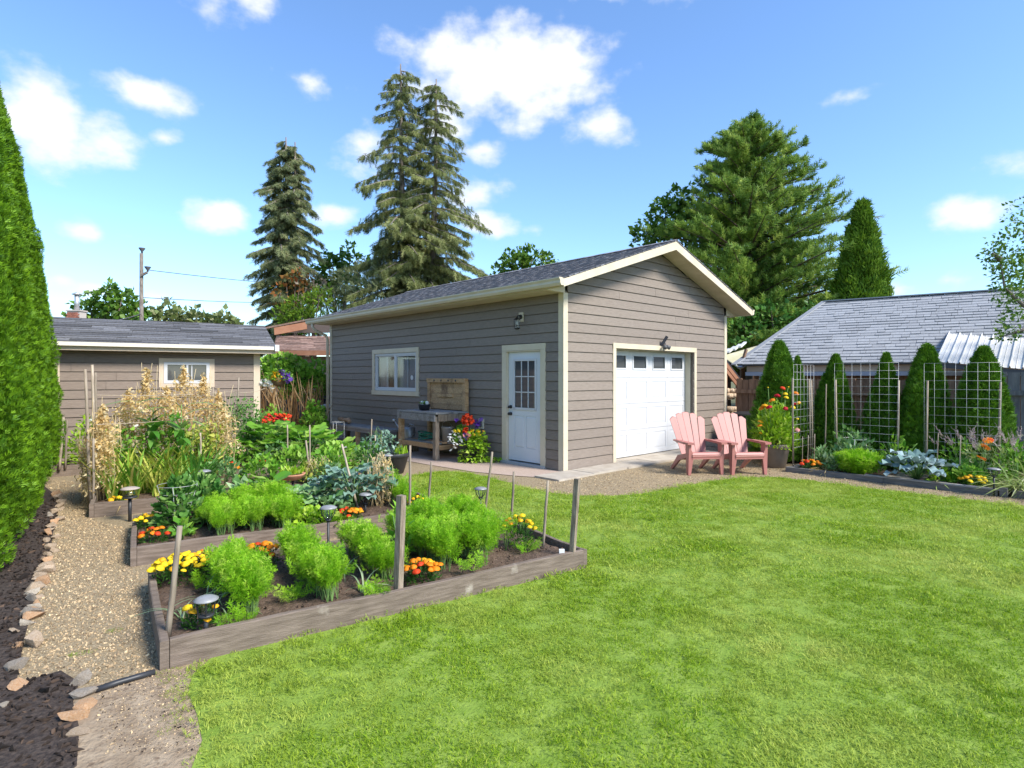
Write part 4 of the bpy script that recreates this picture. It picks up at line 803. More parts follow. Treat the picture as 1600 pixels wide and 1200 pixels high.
# ------------------------------------------------------------------ posts and stakes
def stake(label, base, top, r=.009, sq=False, mt=None, cat='garden stake', nm='garden_stake'):
    base = np.asarray(base, float); top = np.asarray(top, float); d = top-base; k = MB()
    if sq: k.bar((0, 0, 0), d, r*2, r*2, up=(.55, .83, 0))
    else:
        n = 6; t = np.linspace(0, 1, n)[:, None]; P = t*d; P[1:-1, :2] += rng.normal(size=(n-2, 2))*.0016; k.tube(P, np.linspace(r*1.08, r*.92, n), 7)
    o = k.build(nm, mt or WOODS, None, base); return tag(o, label, cat, None if sq else 'wooden garden stakes')
def st(label, b, t, z=.11, r=.009, **kw):
    B = G(*b, z); stake(label, B, at(t[0], t[1], B[1]), r, **kw)
st('square weathered post standing tall in the front edge of the front carrot bed', (622, 927), (627, 774), .12, .024, sq=True, mt=WOODP, cat='post', nm='bed_post')
st('square weathered post at the lawn corner of the front carrot bed', (894, 866), (902, 748), .14, .021, sq=True, mt=WOODP, cat='post', nm='bed_post')
st('thick grey stake leaning at the front left corner of the front bed', (262, 997), (281, 822), .12, .0165)
st('stake beside the yellow marigolds near the right end of the front bed', (848, 856), (856, 751), .12, .0125)
Yb = 6.3
for lb_, x, xt, ytop, yb in (('stake behind the carrots, in line with the left edge of the white side door', 799, 803, 737, 812), ('stake leaning right behind the carrots, left of the side door', 756, 769, 706, 806)):
    stake(lb_, at(x, yb, 6.05)*(1, 1, 0)+(0, 0, .1), at(xt, ytop, 6.05), .0125)
st('stake at the right end of the second bed beside small yellow marigolds', (669, 795), (674, 722), .115, .0125)
st('grey stake wrapped by dry pea vine beside the kale', (640, 806), (641, 696), .115, .0135)
st('slim stake leaning left over the cabbage and kale', (560, 797), (534, 694), .115, .0135)
st('leaning stake behind the cabbage, in front of the bean plants', (486, 756), (478, 688), .12, .0135)
st('upright stake just right of the leaning one among the bean plants', (484, 748), (484, 664), .12, .0115)
st('thin grey stake rising from the squash leaves beside the terracotta bowl', (450, 735), (449, 664), .12, .012)
st('outer tall stake on the left corner of the dried pea bed', (141, 783), (133, 577), .12, .018)
st('tallest stake at the left corner of the dried pea bed', (149, 778), (144, 570), .12, .017)
st('middle stake close behind the tallest one in the pea bed corner', (152, 772), (149, 582), .12, .015)
st('short stake at the front corner of the dried pea bed', (146, 786), (146, 685), .12, .013)
st('stake in front of the dried peas, right end of the pea bed', (315, 757), (313, 676), .12, .012)
st('stake in the shrubby pea plants under the shed window corner', (333, 726), (333, 605), .15, .014)
st('stake at the right of the green pea plants by the shed trim', (369, 718), (373, 590), .15, .014)
st('left stake of the pair in the small far bed', (93, 734), (99, 652), .12, .02)
st('right stake of the pair in the small far bed', (102, 733), (105, 656), .12, .016)
# ------------------------------------------------------------------ solar path lights
LANT = clearm('lamp_lens')
LCAP = M('lamp_cap', (.20, .20, .205), (.27, .27, .275), 15, .4, spec=.5); LCAPT = M('faded_cap', (.36, .30, .255), (.42, .36, .31), 12, .7)
def plight(label, P, ztop, s=1., kind=0, z0=0.):
    t = thing('path_light', label, 'solar light', (P[0], P[1], z0)); h = ztop-z0; mc = LCAPT if kind == 2 else LCAP
    MB().lathe([(.068*s, h-.022), (.07*s, h-.016), (.045*s, h-.003), (.012*s, h+.002)], 20).build('cap', mc, t)
    if kind == 2:
        MB().lathe([(.05*s, h-.022), (.05*s, h-.10), (.045*s, h-.125), (.02*s, h-.13)], 16).build('lens', LANT, t); MB().lathe([(.053*s, h-.105), (.053*s, h-.118), (.02*s, h-.125)], 16).build('collar', BLACKP, t)
    elif kind == 1:
        k = MB()
        for i in range(4): a = i*PI/2+.5; k.tube([(.058*s*math.cos(a), .058*s*math.sin(a), h-.022), (.050*s*math.cos(a), .050*s*math.sin(a), h-.07), (.018*s*math.cos(a), .018*s*math.sin(a), h-.115)], .0042*s, 5)
        k.lathe([(.02*s, h-.125), (.026*s, h-.115), (.02*s, h-.105)], 10); k.build('cage', BLACKP, t); MB().lathe([(.046*s, h-.022), (.04*s, h-.07), (.016*s, h-.112)], 14, cap=False).build('lens', LANT, t)
    else:
        MB().lathe([(.036*s, h-.022), (.030*s, h-.10)], 16, cap=False).build('lens', LANT, t); k = MB()
        for i in range(4): a = i*PI/2+.5; k.bar((.052*s*math.cos(a), .052*s*math.sin(a), h-.022), (.040*s*math.cos(a), .040*s*math.sin(a), h-.105), .006*s, .010*s)
        k.lathe([(.042*s, h-.103), (.046*s, h-.108), (.042*s, h-.118), (.02*s, h-.122)], 16); k.build('cage', BLACKP, t)
    MB().tube([(0, 0, -.03), (0, 0, h-.115)], .0135*s if kind != 1 else .010*s, 10).build('pole', BLACKP, t)
plight('black solar light in the front left corner of the front bed', G(322, 990, .12), .338, .98, 0, .11)
P = at(513, 790, 4.72); plight('black solar light behind the orange marigolds at the back of the front bed', P, P[2], .98, 1)
P = at(203, 761, 6.55); plight('solar light with a faded tan cap beside the pea bed', P, P[2], 1.4, 2)
P = at(320, 734, 7.0); plight('small caged solar light in front of the orange red marigold bed', P, P[2], 1., 1)
P = at(751, 761, 6.2); plight('small caged solar light on the lawn side behind the big carrot mass', P, P[2], 1., 1)
P = at(571, 770, 6.5); plight('solar light with a grey cap half hidden in the kale leaves', P, P[2], 1.1, 1, .1)
P = at(606, 710, 9.3); plight('solar light standing against the rim of the black pot', P, P[2], 1.2, 1)
P = at(1553, 731, 7.93); plight('solar light beside the yellow marigolds at the right end of the flower bed', P, P[2], 1.15, 1, .04)
P = at(536, 697, 9.2); plight('small solar light at the path edge behind the bean plants', P, P[2], .9, 1)
# ------------------------------------------------------------------ wire trellises
WIRE = M('galvanised_wire', (.42, .43, .41), (.54, .54, .52), 20, .45, metal=.35, spec=.5)
def trellis(label, P0, dr, nx, nz, cx, cz, zt, poles, lean=0):
    ang = math.atan2(dr[1], dr[0]); t = thing('wire_trellis', label, 'trellis', (*P0, 0), ang, None); w, h = nx*cx, nz*cz
    mv = MB().tube([(0, 0, 0), (0, 0, h)], .0021, 5, .5).mesh('wire', WIRE); mh = MB().tube([(0, 0, 0), (w, 0, 0)], .0021, 5, .5).mesh('wire', WIRE)
    for i in range(nx+1): link('wire', mv, t, (i*cx, 0, zt-h))
    for i in range(nz+1): link('wire', mh, t, (0, .0045, zt-h+i*cz))
    for (x, zp, ln) in poles: MB().tube([(x, .022, .02), (x+ln, .022, zp)], .0155, 8).build('stake', WOODS, t)
RT = np.array((.679, -.734)); RU = np.array((.734, .679))
trellis('wire mesh trellis seen nearly edge on behind the potted zinnias', at(1240, 600, 10.05)[:2], RU, 6, 11, .15, .13, 1.83, ((.04, 1.60, -.03), (.80, 1.58, -.06), (.90, 1.56, -.06)))
trellis('middle wire mesh trellis with two pale stakes between the cedars', at(1304, 600, 10.15)[:2], RT, 7, 11, .136, .13, 1.85, ((.03, 1.57, -.02), (.93, 1.56, .02)))
trellis('right hand wire mesh trellis behind the blue hosta', at(1444, 600, 9.25)[:2], RT, 7, 12, .134, .135, 1.83, ((.02, 1.56, .02), (.90, 1.54, .03)))
def st2(label, b, t, Y, r=.009): stake(label, at(b[0], b[1], Y)*(1, 1, 0)+(0, 0, .04), at(t[0], t[1], Y), r)
st2('pale stake between the edge on trellis and the middle trellis', (1289, 700), (1291, 600), 10.3, .011)
st2('short thin stake in front of the right hand trellis, left one', (1463, 720), (1466, 677), 8.75, .008)
st2('short thin stake in front of the right hand trellis, middle one', (1499, 730), (1501, 680), 8.6, .008)
for i, x in enumerate((1253, 1262, 1272)): tag(stake('', at(x, 700, 9.9)*(1, 1, 0)+(0, 0, .04), at(x+1, 682-i*2, 9.9), .006), 'short thin stick at the foot of the edge on wire trellis', 'garden stake', 'short sticks by the edge on trellis')
tc = thing('tomato_cage', 'round galvanised tomato cage in the corner of the second bed', 'plant cage', B2.p(.38, .85))
for z, r in ((.14, .10), (.24, .13), (.34, .155), (.42, .18)): a = np.linspace(0, 2*PI, 24); MB().tube(np.stack([r*np.cos(a), r*np.sin(a), 0*a+z], 1), .0024, 4).build('ring', WIRE, tc)
for i in range(4): a = i*PI/2+.3; MB().tube([(.06*math.cos(a), .06*math.sin(a), -.02), (.18*math.cos(a), .18*math.sin(a), .42)], .0026, 4).build('wire', WIRE, tc)
tc2 = thing('plant_hoop', 'white plant hoop ring standing in the tomato plants behind the middle trellis', 'plant cage', at(1335, 690, 9.95)*(1, 1, 0)+(0, 0, .04))
a = np.linspace(0, 2*PI, 24); MB().tube(np.stack([.2*np.cos(a), .2*np.sin(a), 0*a+.53], 1), .004, 5).build('ring', WIRE, tc2)
for i in range(3): a = i*2.1; MB().tube([(.2*math.cos(a), .2*math.sin(a), 0), (.2*math.cos(a), .2*math.sin(a), .53)], .004, 5).build('leg', WIRE, tc2)
tc3 = thing('wire_plant_stand', 'thin wire plant ring at the left end of the low bench', 'plant cage', at(528, 690, 13.2)*(1, 1, 0))
a = np.linspace(0, 2*PI, 20); MB().tube(np.stack([.14*np.cos(a), .14*np.sin(a), 0*a+.60], 1), .005, 5).build('ring', WIRE, tc3)
for i in range(3): a = i*2.1; MB().tube([(.14*math.cos(a), .14*math.sin(a), 0), (.14*math.cos(a), .14*math.sin(a), .6)], .005, 5).build('leg', WIRE, tc3)
# strings between the pea stakes
STR = M('garden_string', (.45, .36, .26), rough=.9)
for lb_, p0, p1 in (('upper string tied between the tall pea bed stakes and the window stake', B3.p(.05, .3, 1.4), B4.p(.75, .9, 1.38)), ('lower string tied between the tall pea bed stakes and the window stake', B3.p(.05, .3, 1.05), B4.p(.75, .9, 1.02)), ('string tied between the two stakes near the shed window', B4.p(.75, .9, 1.36), B4.p(1.2, 1.1, 1.42))):
    t = np.linspace(0, 1, 8)[:, None]; Q = p0*(1-t)+p1*t; Q[:, 2] -= .12*(t*(1-t))[:, 0]; tag(MB().tube(Q, .004, 4).build('string', STR), lb_, 'string')
# pot stand with terracotta bowl
P = at(455, 741, 7.55); tbw = thing('terracotta_bowl', 'shallow terracotta bowl of seedlings on a black pole', 'bowl', (P[0], P[1], 0)); zb_ = P[2]
MB().lathe([(.05, zb_-.075), (.12, zb_-.06), (.172, zb_-.005), (.178, zb_+.01), (.165, zb_+.01), (.12, zb_-.03)], 22).build('bowl', TERRA, tbw); MB().lathe([(.15, zb_-.006), (.05, zb_-.002)], 16).build('soil', SOIL, tbw); MB().tube([(0.02, -.0, 0), (.02, 0, zb_-.076)], .016, 8).build('pole', BLACKP, tbw)
# black irrigation pipe
p0, p1 = G(150, 1078, .02), G(242, 1050, .02); k = MB(); k.tube([p0, p0*.66+p1*.34+(0, 0, .004), p0*.33+p1*.67+(0, 0, .003), p1], .016, 10); tag(k.build('irrigation_pipe', BLACKP), 'black poly pipe on the gravel running to the corner of the front bed', 'pipe')
tag(MB().tube([G(271, 950, .13), G(264, 985, .12)], .008, 6).build('drip_hose', BLACKP), 'short black drip hose poking up beside the leaning stake', 'hose')
tag(MB().box(-.022, .022, -.015, .015, 0, .03).build('white_stone', M('white_pebble', (.7, .7, .68), rough=.8), None, B1.p(2.86, .05, .16)), 'small white stone lying on the lawn corner of the front bed', 'stone')
# ------------------------------------------------------------------ edging stones
STN = [M('fieldstone_%s' % n_, a_, b_, 9, .85, .012, 16, rnd=.12, c3=c_, scale3=14) for n_, a_, b_, c_ in (('tan', (.40, .28, .18), (.52, .40, .28), (.56, .48, .38)), ('grey', (.25, .21, .17), (.37, .32, .26), (.30, .21, .13)), ('orange', (.46, .24, .11), (.56, .36, .21), (.50, .40, .30)), ('pale', (.42, .35, .26), (.54, .46, .36), (.34, .26, .18)))]
def rock_mesh(seed):
    r = np.random.default_rng(seed); import bmesh
    b = bmesh.new(); pts = nrm(r.normal(size=(12, 3)))*r.uniform(.72, 1.05, (12, 1))
    for p in pts: b.verts.new(p)
    bmesh.ops.convex_hull(b, input=b.verts)
    for v in [v for v in b.verts if not v.link_faces]: b.verts.remove(v)
    bmesh.ops.bevel(b, geom=b.edges[:], offset=.035, segments=1, affect='EDGES'); me = bpy.data.meshes.new('edging_stone'); b.to_mesh(me); b.free(); return me
RK = [rock_mesh(i) for i in range(10)]
srnd = random.Random(9)
def rock(px, py, w, k, lab=None, flat=.45, rz=None, asp=.7, dz=0):
    P = G(px, py); me = RK[srnd.randrange(10)].copy(); me.materials.append(STN[k]); o = link('edging_stone', me, None, (P[0], P[1], .25*w*flat+dz), (srnd.uniform(-.2, .2), srnd.uniform(-.2, .2), srnd.uniform(0, 6) if rz is None else rz)); o.scale = (w/2, w/2*asp, w/2*flat)
    return tag(o, lab or ('tan', 'grey', 'rusty orange', 'pale cream')[k]+' fieldstone in the rough stone edging between mulch and gravel path', 'stone', None if lab else 'stones edging the gravel path')
rock(32, 1074, .23, 2, 'long flat orange stone at the near end of the path edging', .35, -.45, .5); rock(26, 1046, .17, 1, 'grey slab standing behind the long orange stone', .5, .6, .5)
rock(52, 1010, .17, 0, 'big tan rounded boulder in the path edging above the grey slab', .8); rock(30, 1012, .14, 2); rock(46, 975, .15, 3, 'pale cream stone with a pointed top above the tan boulder', .7); rock(22, 988, .11, 0)
P_ = np.array(STONE_LINE)
for py in np.linspace(775, 968, 36):
    px = np.interp(py, [775, 800, 830, 862, 895, 930, 965], [88, 90, 84, 78, 66, 56, 46])+srnd.uniform(-12, 9); rock(px, py, srnd.uniform(.11, .19), srnd.choice((0, 0, 1, 3, 0, 2, 2, 0)), None, srnd.uniform(.4, .7))
rock(118, 1128, .19, 2, 'flat rusty orange stone at the very bottom of the picture', .4, .1, .6); rock(140, 1105, .16, 2, 'wedge of orange stone in the small pile by the dirt patch', .55, .9); rock(136, 1088, .17, 1, 'dark grey flat stone in the small pile by the pipe end', .4, .5, .6); rock(126, 1070, .13, 1, 'brown grey stone standing at the end of the black pipe', .8, 1.2); rock(122, 1148, .12, 0, 'tan stone at the foot of the small stone pile', .4)
rock(6, 1105, .07, 3, 'small pale stone lying alone on the dark mulch', .5)
# ------------------------------------------------------------------ pots
def pot(name, label, P, r0, r1, h, mt, cat='plant pot', rz=0.):
    t = thing(name, label, cat, P, rz); MB().lathe([(r0*.9, 0), (r0, .008), (r1*.93, h*.80), (r1*.945, h*.81), (r1, h*.82), (r1, h-.006), (r1*.985, h), (r1*.93, h), (r1*.9, h*.86)], 28).build('pot', mt, t); MB().lathe([(r1*.92, h*.88), (.03, h*.9)], 20).build('soil', SOIL, t); return t
ZP = G(1209, 731); zpot = pot('zinnia_pot', 'big taupe pot of orange, red and yellow zinnias beside the pink chairs', (ZP[0]+.05, ZP[1]+.08, .006), .185, .26, .42, TAUPE, 'flower pot')
FPp = G(732, 724); fpot = pot('petunia_pot', 'black pot of red geraniums, white petunias and lime vine by the side door', (FPp[0]-.03, FPp[1]+.18, .014), .14, .20, .36, BLACKP, 'flower pot')
BPp = G(612, 741); bpot = pot('black_pot', 'black nursery pot with young peas at the edge of the walk', (BPp[0], BPp[1]+.1, .006), .18, .28, .34, BLACKP, 'plant pot')
# ------------------------------------------------------------------ foliage materials
L_CARROT = leafm('carrot_leaf', (.19, .43, .015), (.36, .63, .03), (.48, .66, .09), .42)
L_DARK = leafm('marigold_leaf', (.025, .085, .012), (.06, .16, .022), None, .25)
L_MID = leafm('bean_leaf', (.10, .28, .022), (.24, .46, .045), (.36, .52, .10), .36)
L_LIGHT = leafm('lime_leaf', (.22, .42, .02), (.40, .60, .04), (.50, .62, .12), .36)
L_BLUE = leafm('kale_leaf', (.11, .215, .135), (.22, .34, .26), (.34, .44, .36), .18, .55)
L_HOSTA = leafm('hosta_leaf', (.16, .26, .24), (.28, .39, .40), (.36, .46, .47), .15, .5)
L_CAB = leafm('cabbage_leaf', (.13, .28, .08), (.25, .40, .15), (.36, .48, .25), .22, .45)
L_TOM = leafm('tomato_leaf', (.055, .17, .03), (.15, .31, .06), (.26, .40, .11), .32)
L_DRY = leafm('dry_pea_leaf', (.66, .46, .18), (.86, .67, .35), (.88, .76, .50), .45, .7)
L_YEL = leafm('yellowing_leaf', (.36, .42, .05), (.56, .54, .11), (.20, .36, .04), .36, .6)
L_CORN = leafm('corn_leaf', (.05, .20, .02), (.13, .33, .045), (.30, .42, .14), .35)
L_ONION = leafm('onion_leaf', (.17, .26, .12), (.28, .38, .21), (.45, .45, .28), .25)
L_GARL = leafm('garlic_leaf', (.14, .34, .03), (.36, .48, .06), (.66, .58, .17), .36)
L_CEDAR = leafm('hedge_spray', (.045, .13, .008), (.19, .36, .012), (.36, .53, .035), .28, .55)
L_CEDY = leafm('young_cedar_spray', (.035, .11, .010), (.14, .29, .016), (.26, .42, .035), .2, .55)
L_SPR = leafm('spruce_needle', (.125, .155, .05), (.27, .30, .105), (.38, .39, .155), .3, .6)
L_SPRB = leafm('blue_spruce_needle', (.12, .155, .07), (.27, .305, .14), (.38, .39, .18), .3, .6)
L_PINE = leafm('pine_needle', (.10, .19, .035), (.27, .40, .065), (.44, .54, .12), .32, .55)
L_CYP = leafm('cypress_spray', (.08, .17, .012), (.18, .30, .025), (.28, .40, .04), .2, .6)
L_DEC = leafm('tree_leaf', (.06, .14, .016), (.14, .26, .032), (.24, .36, .06), .34)
L_DECY = leafm('pale_tree_leaf', (.14, .19, .055), (.23, .27, .10), (.30, .31, .15), .3)
L_VINE = leafm('hop_leaf', (.13, .29, .025), (.28, .48, .05), (.34, .50, .10), .36)
L_AST = leafm('astilbe_plume', (.42, .30, .33), (.55, .45, .44), (.5, .5, .35), .25, .7)
L_VAR = leafm('variegated_blade', (.22, .32, .08), (.42, .46, .18), (.55, .56, .32), .3)
L_CANE = leafm('dry_cane', (.16, .085, .035), (.33, .20, .09), (.48, .35, .19), .15, .8)
L_RUST = leafm('rust_leaf', (.28, .09, .03), (.34, .20, .05), (.14, .20, .03), .25, .6)
STEM = M('green_stem', (.10, .20, .05), (.17, .28, .08), 9, .6); STEMD = M('dry_stem', (.42, .32, .17), (.55, .44, .26), 9, .8)
def flm(n, a, b): return leafm(n, a, b, None, .2, .6)
FL = dict(yellow=flm('yellow_petal', (.80, .50, .01), (.88, .64, .02)), gold=flm('gold_petal', (.80, .36, .01), (.88, .46, .015)), orange=flm('orange_petal', (.70, .17, .006), (.85, .27, .01)), red=flm('scarlet_petal', (.55, .025, .01), (.70, .07, .012)), crimson=flm('crimson_petal', (.38, .008, .018), (.52, .012, .03)), white=flm('white_petal', (.78, .78, .74), (.86, .86, .82)), purple=flm('purple_petal', (.075, .02, .24), (.13, .035, .34)), pink=flm('pink_petal', (.75, .25, .24), (.80, .36, .33)))
HM = {k: MB().inst(HEAD, [(0, 0, 0)], [(0, 1, 0)], 1., tilt=0, R=.5).mesh('flower', v) for k, v in FL.items()}
DM = {k: MB().inst(DAISY, [(0, 0, 0)], [(0, 1, 0)], 1., tilt=0, R=.5).mesh('flower', v) for k, v in FL.items()}
def up_disc(n, r): a = rng.uniform(0, 2*PI, n); q = r*np.sqrt(rng.random(n)); return np.stack([q*np.cos(a), q*np.sin(a), np.zeros(n)], 1)
def flower(t, col, P, s, tilt=.4, kind=HM):
    o = link('flower', kind[col], t, P, (random.uniform(-tilt, tilt)-.12, random.uniform(-tilt, tilt), random.uniform(0, 6))); o.scale = (s, s, s*.85); return o
# ---- generic plants (built round their own base point)
def bushmb(mb, n, rx, ry, h, size, T, wid=.6, c=(0, 0, 0), shell=.55, upb=.6, z0=.1, tilt=.45):
    d = sph(n); d[:, 2] = np.abs(d[:, 2])*1.15-.15; q = shell+(1-shell)*rng.random((n, 1))**.6
    P = d*q*np.array((rx, ry, h*(1-z0)))+np.array(c)+np.array((0, 0, h*z0)); P[:, 2] = np.maximum(P[:, 2], c[2]+.01)
    D = d+np.array((0, 0, upb))+.55*rng.normal(size=(n, 3)); S = size*rng.uniform(.6, 1.25, n); mb.inst(T, P, D, S, wid, tilt=tilt); return P
def plant(name, label, cat, P, mat, n, rx, ry, h, size, T=LEAF, wid=.6, group=None, stems=6, smat=None, **kw):
    t = thing(name, label, cat, P, random.uniform(0, 6) if rx == ry else 0, group); k = MB(); bushmb(k, n, rx, ry, h, size, T, wid, **kw); k.build('leaves', mat, t)
    if stems:
        k = MB()
        for i in range(stems): a = random.uniform(0, 6.28); q = random.uniform(.3, .8); k.tube([(0, 0, -.01), (rx*q*.4*math.cos(a), ry*q*.4*math.sin(a), h*.45), (rx*q*math.cos(a), ry*q*math.sin(a), h*.85)], [.006, .005, .003], 5)
        k.build('stems', smat or STEM, t)
    return t
def bigleaf(name, label, cat, P, mat, n, r, h, size, T, wid=.9, droop=.25, group=None, smat=None, inner=.0):
    """rosette / clump of big leaves, each on its own stalk"""
    t = thing(name, label, cat, P, 0, group); k = MB(); s = MB()
    for i in range(n):
        a = i*2.39996+random.uniform(-.3, .3); q = math.sqrt((i+.5)/n); e = np.array((math.cos(a), math.sin(a), 0)); z = h*(1-.55*q*q)*random.uniform(.75, 1.05); tip = e*r*q*random.uniform(.8, 1.1)*.75+np.array((0, 0, z)); b = e*inner*q
        s.tube([b+(0, 0, -.01), b*.5+tip*.5+(0, 0, .12*h), tip], [.008, .006, .004], 5)
        k.inst(T, [tip], [e+np.array((0, 0, random.uniform(.25, .75)-droop*2*q))], size*random.uniform(.75, 1.15), wid, up=np.array((0, 0, 1.))-e*.25, tilt=.22)
    k.build('leaves', mat, t); s.build('stalks', smat or STEM, t); return t
def strap(name, label, cat, P, mat, n, L, w, spread=.4, T=ARCH, r0=.02, group=None, par=None):
    t = thing(name, label, cat, P, 0, group); k = MB(); e = up_disc(n, 1.); D = np.array((0, 0, 1.))+spread*e*2; k.inst(T, up_disc(n, r0), D, L*rng.uniform(.6, 1.1, n), w/L, up=-e+np.array((0, 0, .4)), tilt=.2); k.build('leaves', mat, t); return t
# ---- carrots
def carrots(label, bed, x, y0, y1, h=.33, w=.095, dens=54, mat=None):
    P0 = bed.p(x, (y0+y1)/2); t = thing('carrot_row', label, 'carrots', P0, bed.rz, 'rows of carrots'); L = y1-y0; n = int(L*dens); k = MB(); s = MB()
    B = np.stack([rng.normal(0, w*.3, n), rng.uniform(-L/2, L/2, n), np.zeros(n)-.005], 1); hv = 1+.16*np.sin(B[:, 1]*7+x*5); m = 15
    for j in range(m):
        hh = 1.06*h*rng.uniform(.45, 1.0, n)*hv; a = rng.uniform(0, 2*PI, n); lean = rng.uniform(.03, .30, n); D = np.stack([lean*np.cos(a), lean*np.sin(a), np.ones(n)], 1); S1 = B+nrm(D)*hh[:, None]*.62
        D2 = D+np.stack([1.1*lean*np.cos(a+rng.normal(0, .5, n)), 1.1*lean*np.sin(a), -.25+0*a], 1)+.17*rng.normal(size=(n, 3))
        k.inst(FRONDS[j % 4], S1-nrm(D)*.02, D2, h*.56*rng.uniform(.6, 1.15, n), .95, up=-np.stack([np.cos(a), np.sin(a), -.8+0*a], 1), tilt=.7)
        if j < 5:
            for p, q in zip(B, S1): s.tube([p, q], [.0026, .0018], 3, cap=False)
    k.build('fronds', mat or L_CARROT, t); s.build('stalks', STEM, t); return t
carrots('left most row of bright green carrots in the front bed', B1, .49, .14, 1.12, .31)
carrots('second row of bright green carrots from the left in the front bed', B1, .97, .14, 1.08, .30)
carrots('third row of carrots in the front bed, left of the tall square post', B1, 1.45, .32, 1.15, .29)
carrots('carrot row filling the front bed just right of the tall square post', B1, 1.92, .26, 1.2, .31, .10)
carrots('densest and tallest carrot row in the right half of the front bed', B1, 2.20, .22, 1.3, .34, .11)
carrots('last carrot row on the right in the front bed, towards the marigolds', B1, 2.50, .50, 1.30, .33, .12)
carrots('left carrot row of the second bed, next to the tomato cage', B2, .72, .12, 1.0, .28, .11)
carrots('middle carrot row of the second bed', B2, 1.0, .12, 1.05, .30, .12)
carrots('right carrot row of the second bed, before the cabbages', B2, 1.28, .10, 1.1, .32, .12)
carrots('young carrots at the right end of the second bed', B2, 2.62, .3, 1.1, .30, .12, 30)
for lb_, b, x, y in (('small feathery carrot seedling leaning over the front board of the front bed', B1, 2.02, .06), ('lone carrot seedling in the bare soil by the yellow marigolds', B1, .33, .95), ('small carrot plant by the near solar light', B1, .42, .12), ('small carrot thinning left of the tall square post', B1, 1.28, .10), ('sprawling carrot seedling between the first two rows', B1, .78, .35), ('small carrot plant near the lawn end of the front bed', B1, 2.72, .35)):
    t = thing('carrot_plant', lb_, 'carrot', b.p(x, y, b.hs+(.05 if y < .07 else 0))); k = MB(); n = 14; e = up_disc(n, 1); D = e*1.3+np.array((0, 0, .75)); k.inst(FROND, e*.01, D, rng.uniform(.10, .19, n), 1, tilt=.5); k.build('fronds', L_CARROT, t)
# ---- marigolds
def marigold(label, P, r, h, fl, s=.05, name='marigold', mat=None):
    t = thing(name, label, 'marigolds', P, 0, 'marigold clumps'); k = MB(); bushmb(k, int(190*(r/.12)**1.6), r, r, h, .04, SPRIG, .5, shell=.3); bushmb(k, int(120*(r/.12)**1.6), r*.95, r*.95, h*.95, .035, LEAF, .45, shell=.4); k.build('leaves', mat or L_DARK, t); s_ = MB()
    fl = list(fl)+list(fl)[::-1]; n = len(fl)
    for i, c in enumerate(fl):
        a = i*2.4+random.uniform(-.4, .4); q = r*math.sqrt((i+.5)/n)*1.05; z = h*(1.06-.32*(q/r)**2)+random.uniform(-.01, .015); s_.tube([(q*.6*math.cos(a), q*.6*math.sin(a), h*.4), (q*math.cos(a), q*math.sin(a), z-.4*s)], .003, 4); flower(t, c, (q*math.cos(a), q*math.sin(a), z-.3*s), 1.12*s*random.uniform(.7, 1.12))
    s_.build('stems', STEM, t); return t
Y_, O_, G_, R_d = 'yellow', 'orange', 'gold', 'red'
marigold('big clump of yellow marigolds at the back left of the front bed', B1.p(.20, 1.22), .19, .18, [Y_]*11+[G_]*2+[Y_]*5, .052)
marigold('small orange and yellow marigold at the back of the front bed beside the yellow clump', B1.p(.36, 1.28), .09, .17, [Y_, O_, Y_, O_], .046)
marigold('three gold marigolds beside the leaning stake in the front corner', B1.p(.22, .19), .10, .15, [G_, Y_, G_], .052)
marigold('orange marigold clump between the first two carrot rows', B1.p(.76, 1.24), .14, .17, [O_, R_d, O_, G_, O_, O_, G_, O_], .056)
marigold('orange marigold clump right of the tall square post in the front bed', B1.p(1.67, .20), .13, .15, [O_, O_, R_d, G_, O_, O_, G_, O_, O_], .055)
marigold('yellow and orange marigolds at the lawn end of the front bed', B1.p(2.74, .50), .14, .27, [Y_, Y_, G_, Y_, O_, Y_, O_], .05)
marigold('yellow marigolds in the left end of the second bed', B2.p(.10, .92), .11, .13, [Y_, G_, Y_, G_, Y_], .052)
marigold('orange marigolds in the left front corner of the second bed', B2.p(.17, .32), .12, .12, [O_, R_d, O_, O_, R_d], .055)
marigold('orange red marigolds in the front edge of the second bed below the kale', B2.p(1.92, .16), .13, .13, [O_, R_d, O_, G_, R_d, O_], .055)
marigold('small yellow marigolds at the right end of the second bed', B2.p(2.72, .35), .12, .13, [Y_, Y_, G_, Y_, Y_], .05)
marigold('two yellow marigolds in the front of the dried pea bed', B3.p(.25, .16), .09, .07, [Y_, G_], .06)
marigold('mixed orange and deep red marigolds spilling over the board of the far bed', B4.p(.40, .12), .27, .16, [O_, R_d, O_, G_, R_d, O_, O_, 'crimson', R_d, O_, G_, 'crimson'], .075)
marigold('faded rust coloured marigolds at the right of the far marigold bed', B4.p(.95, .25), .14, .14, [R_d, O_, R_d], .06)
marigold('small orange marigold at the right end of the bush bean bed', B5.p(1.35, .12), .10, .12, [O_, 'crimson', O_], .06)
marigold('small yellow flowers among the leaves in the small far bed', B6.p(.55, .3), .2, .22, [Y_, G_, Y_], .06)
marigold('orange marigolds at the left end of the timber edged flower bed', rp(.33, .22), .17, .16, [O_, R_d, G_, O_, R_d, O_, O_], .07)
marigold('yellow marigolds at the right end of the timber edged flower bed', rp(2.52, .22), .17, .17, [Y_, G_, Y_, Y_, G_, Y_, G_, Y_], .055)
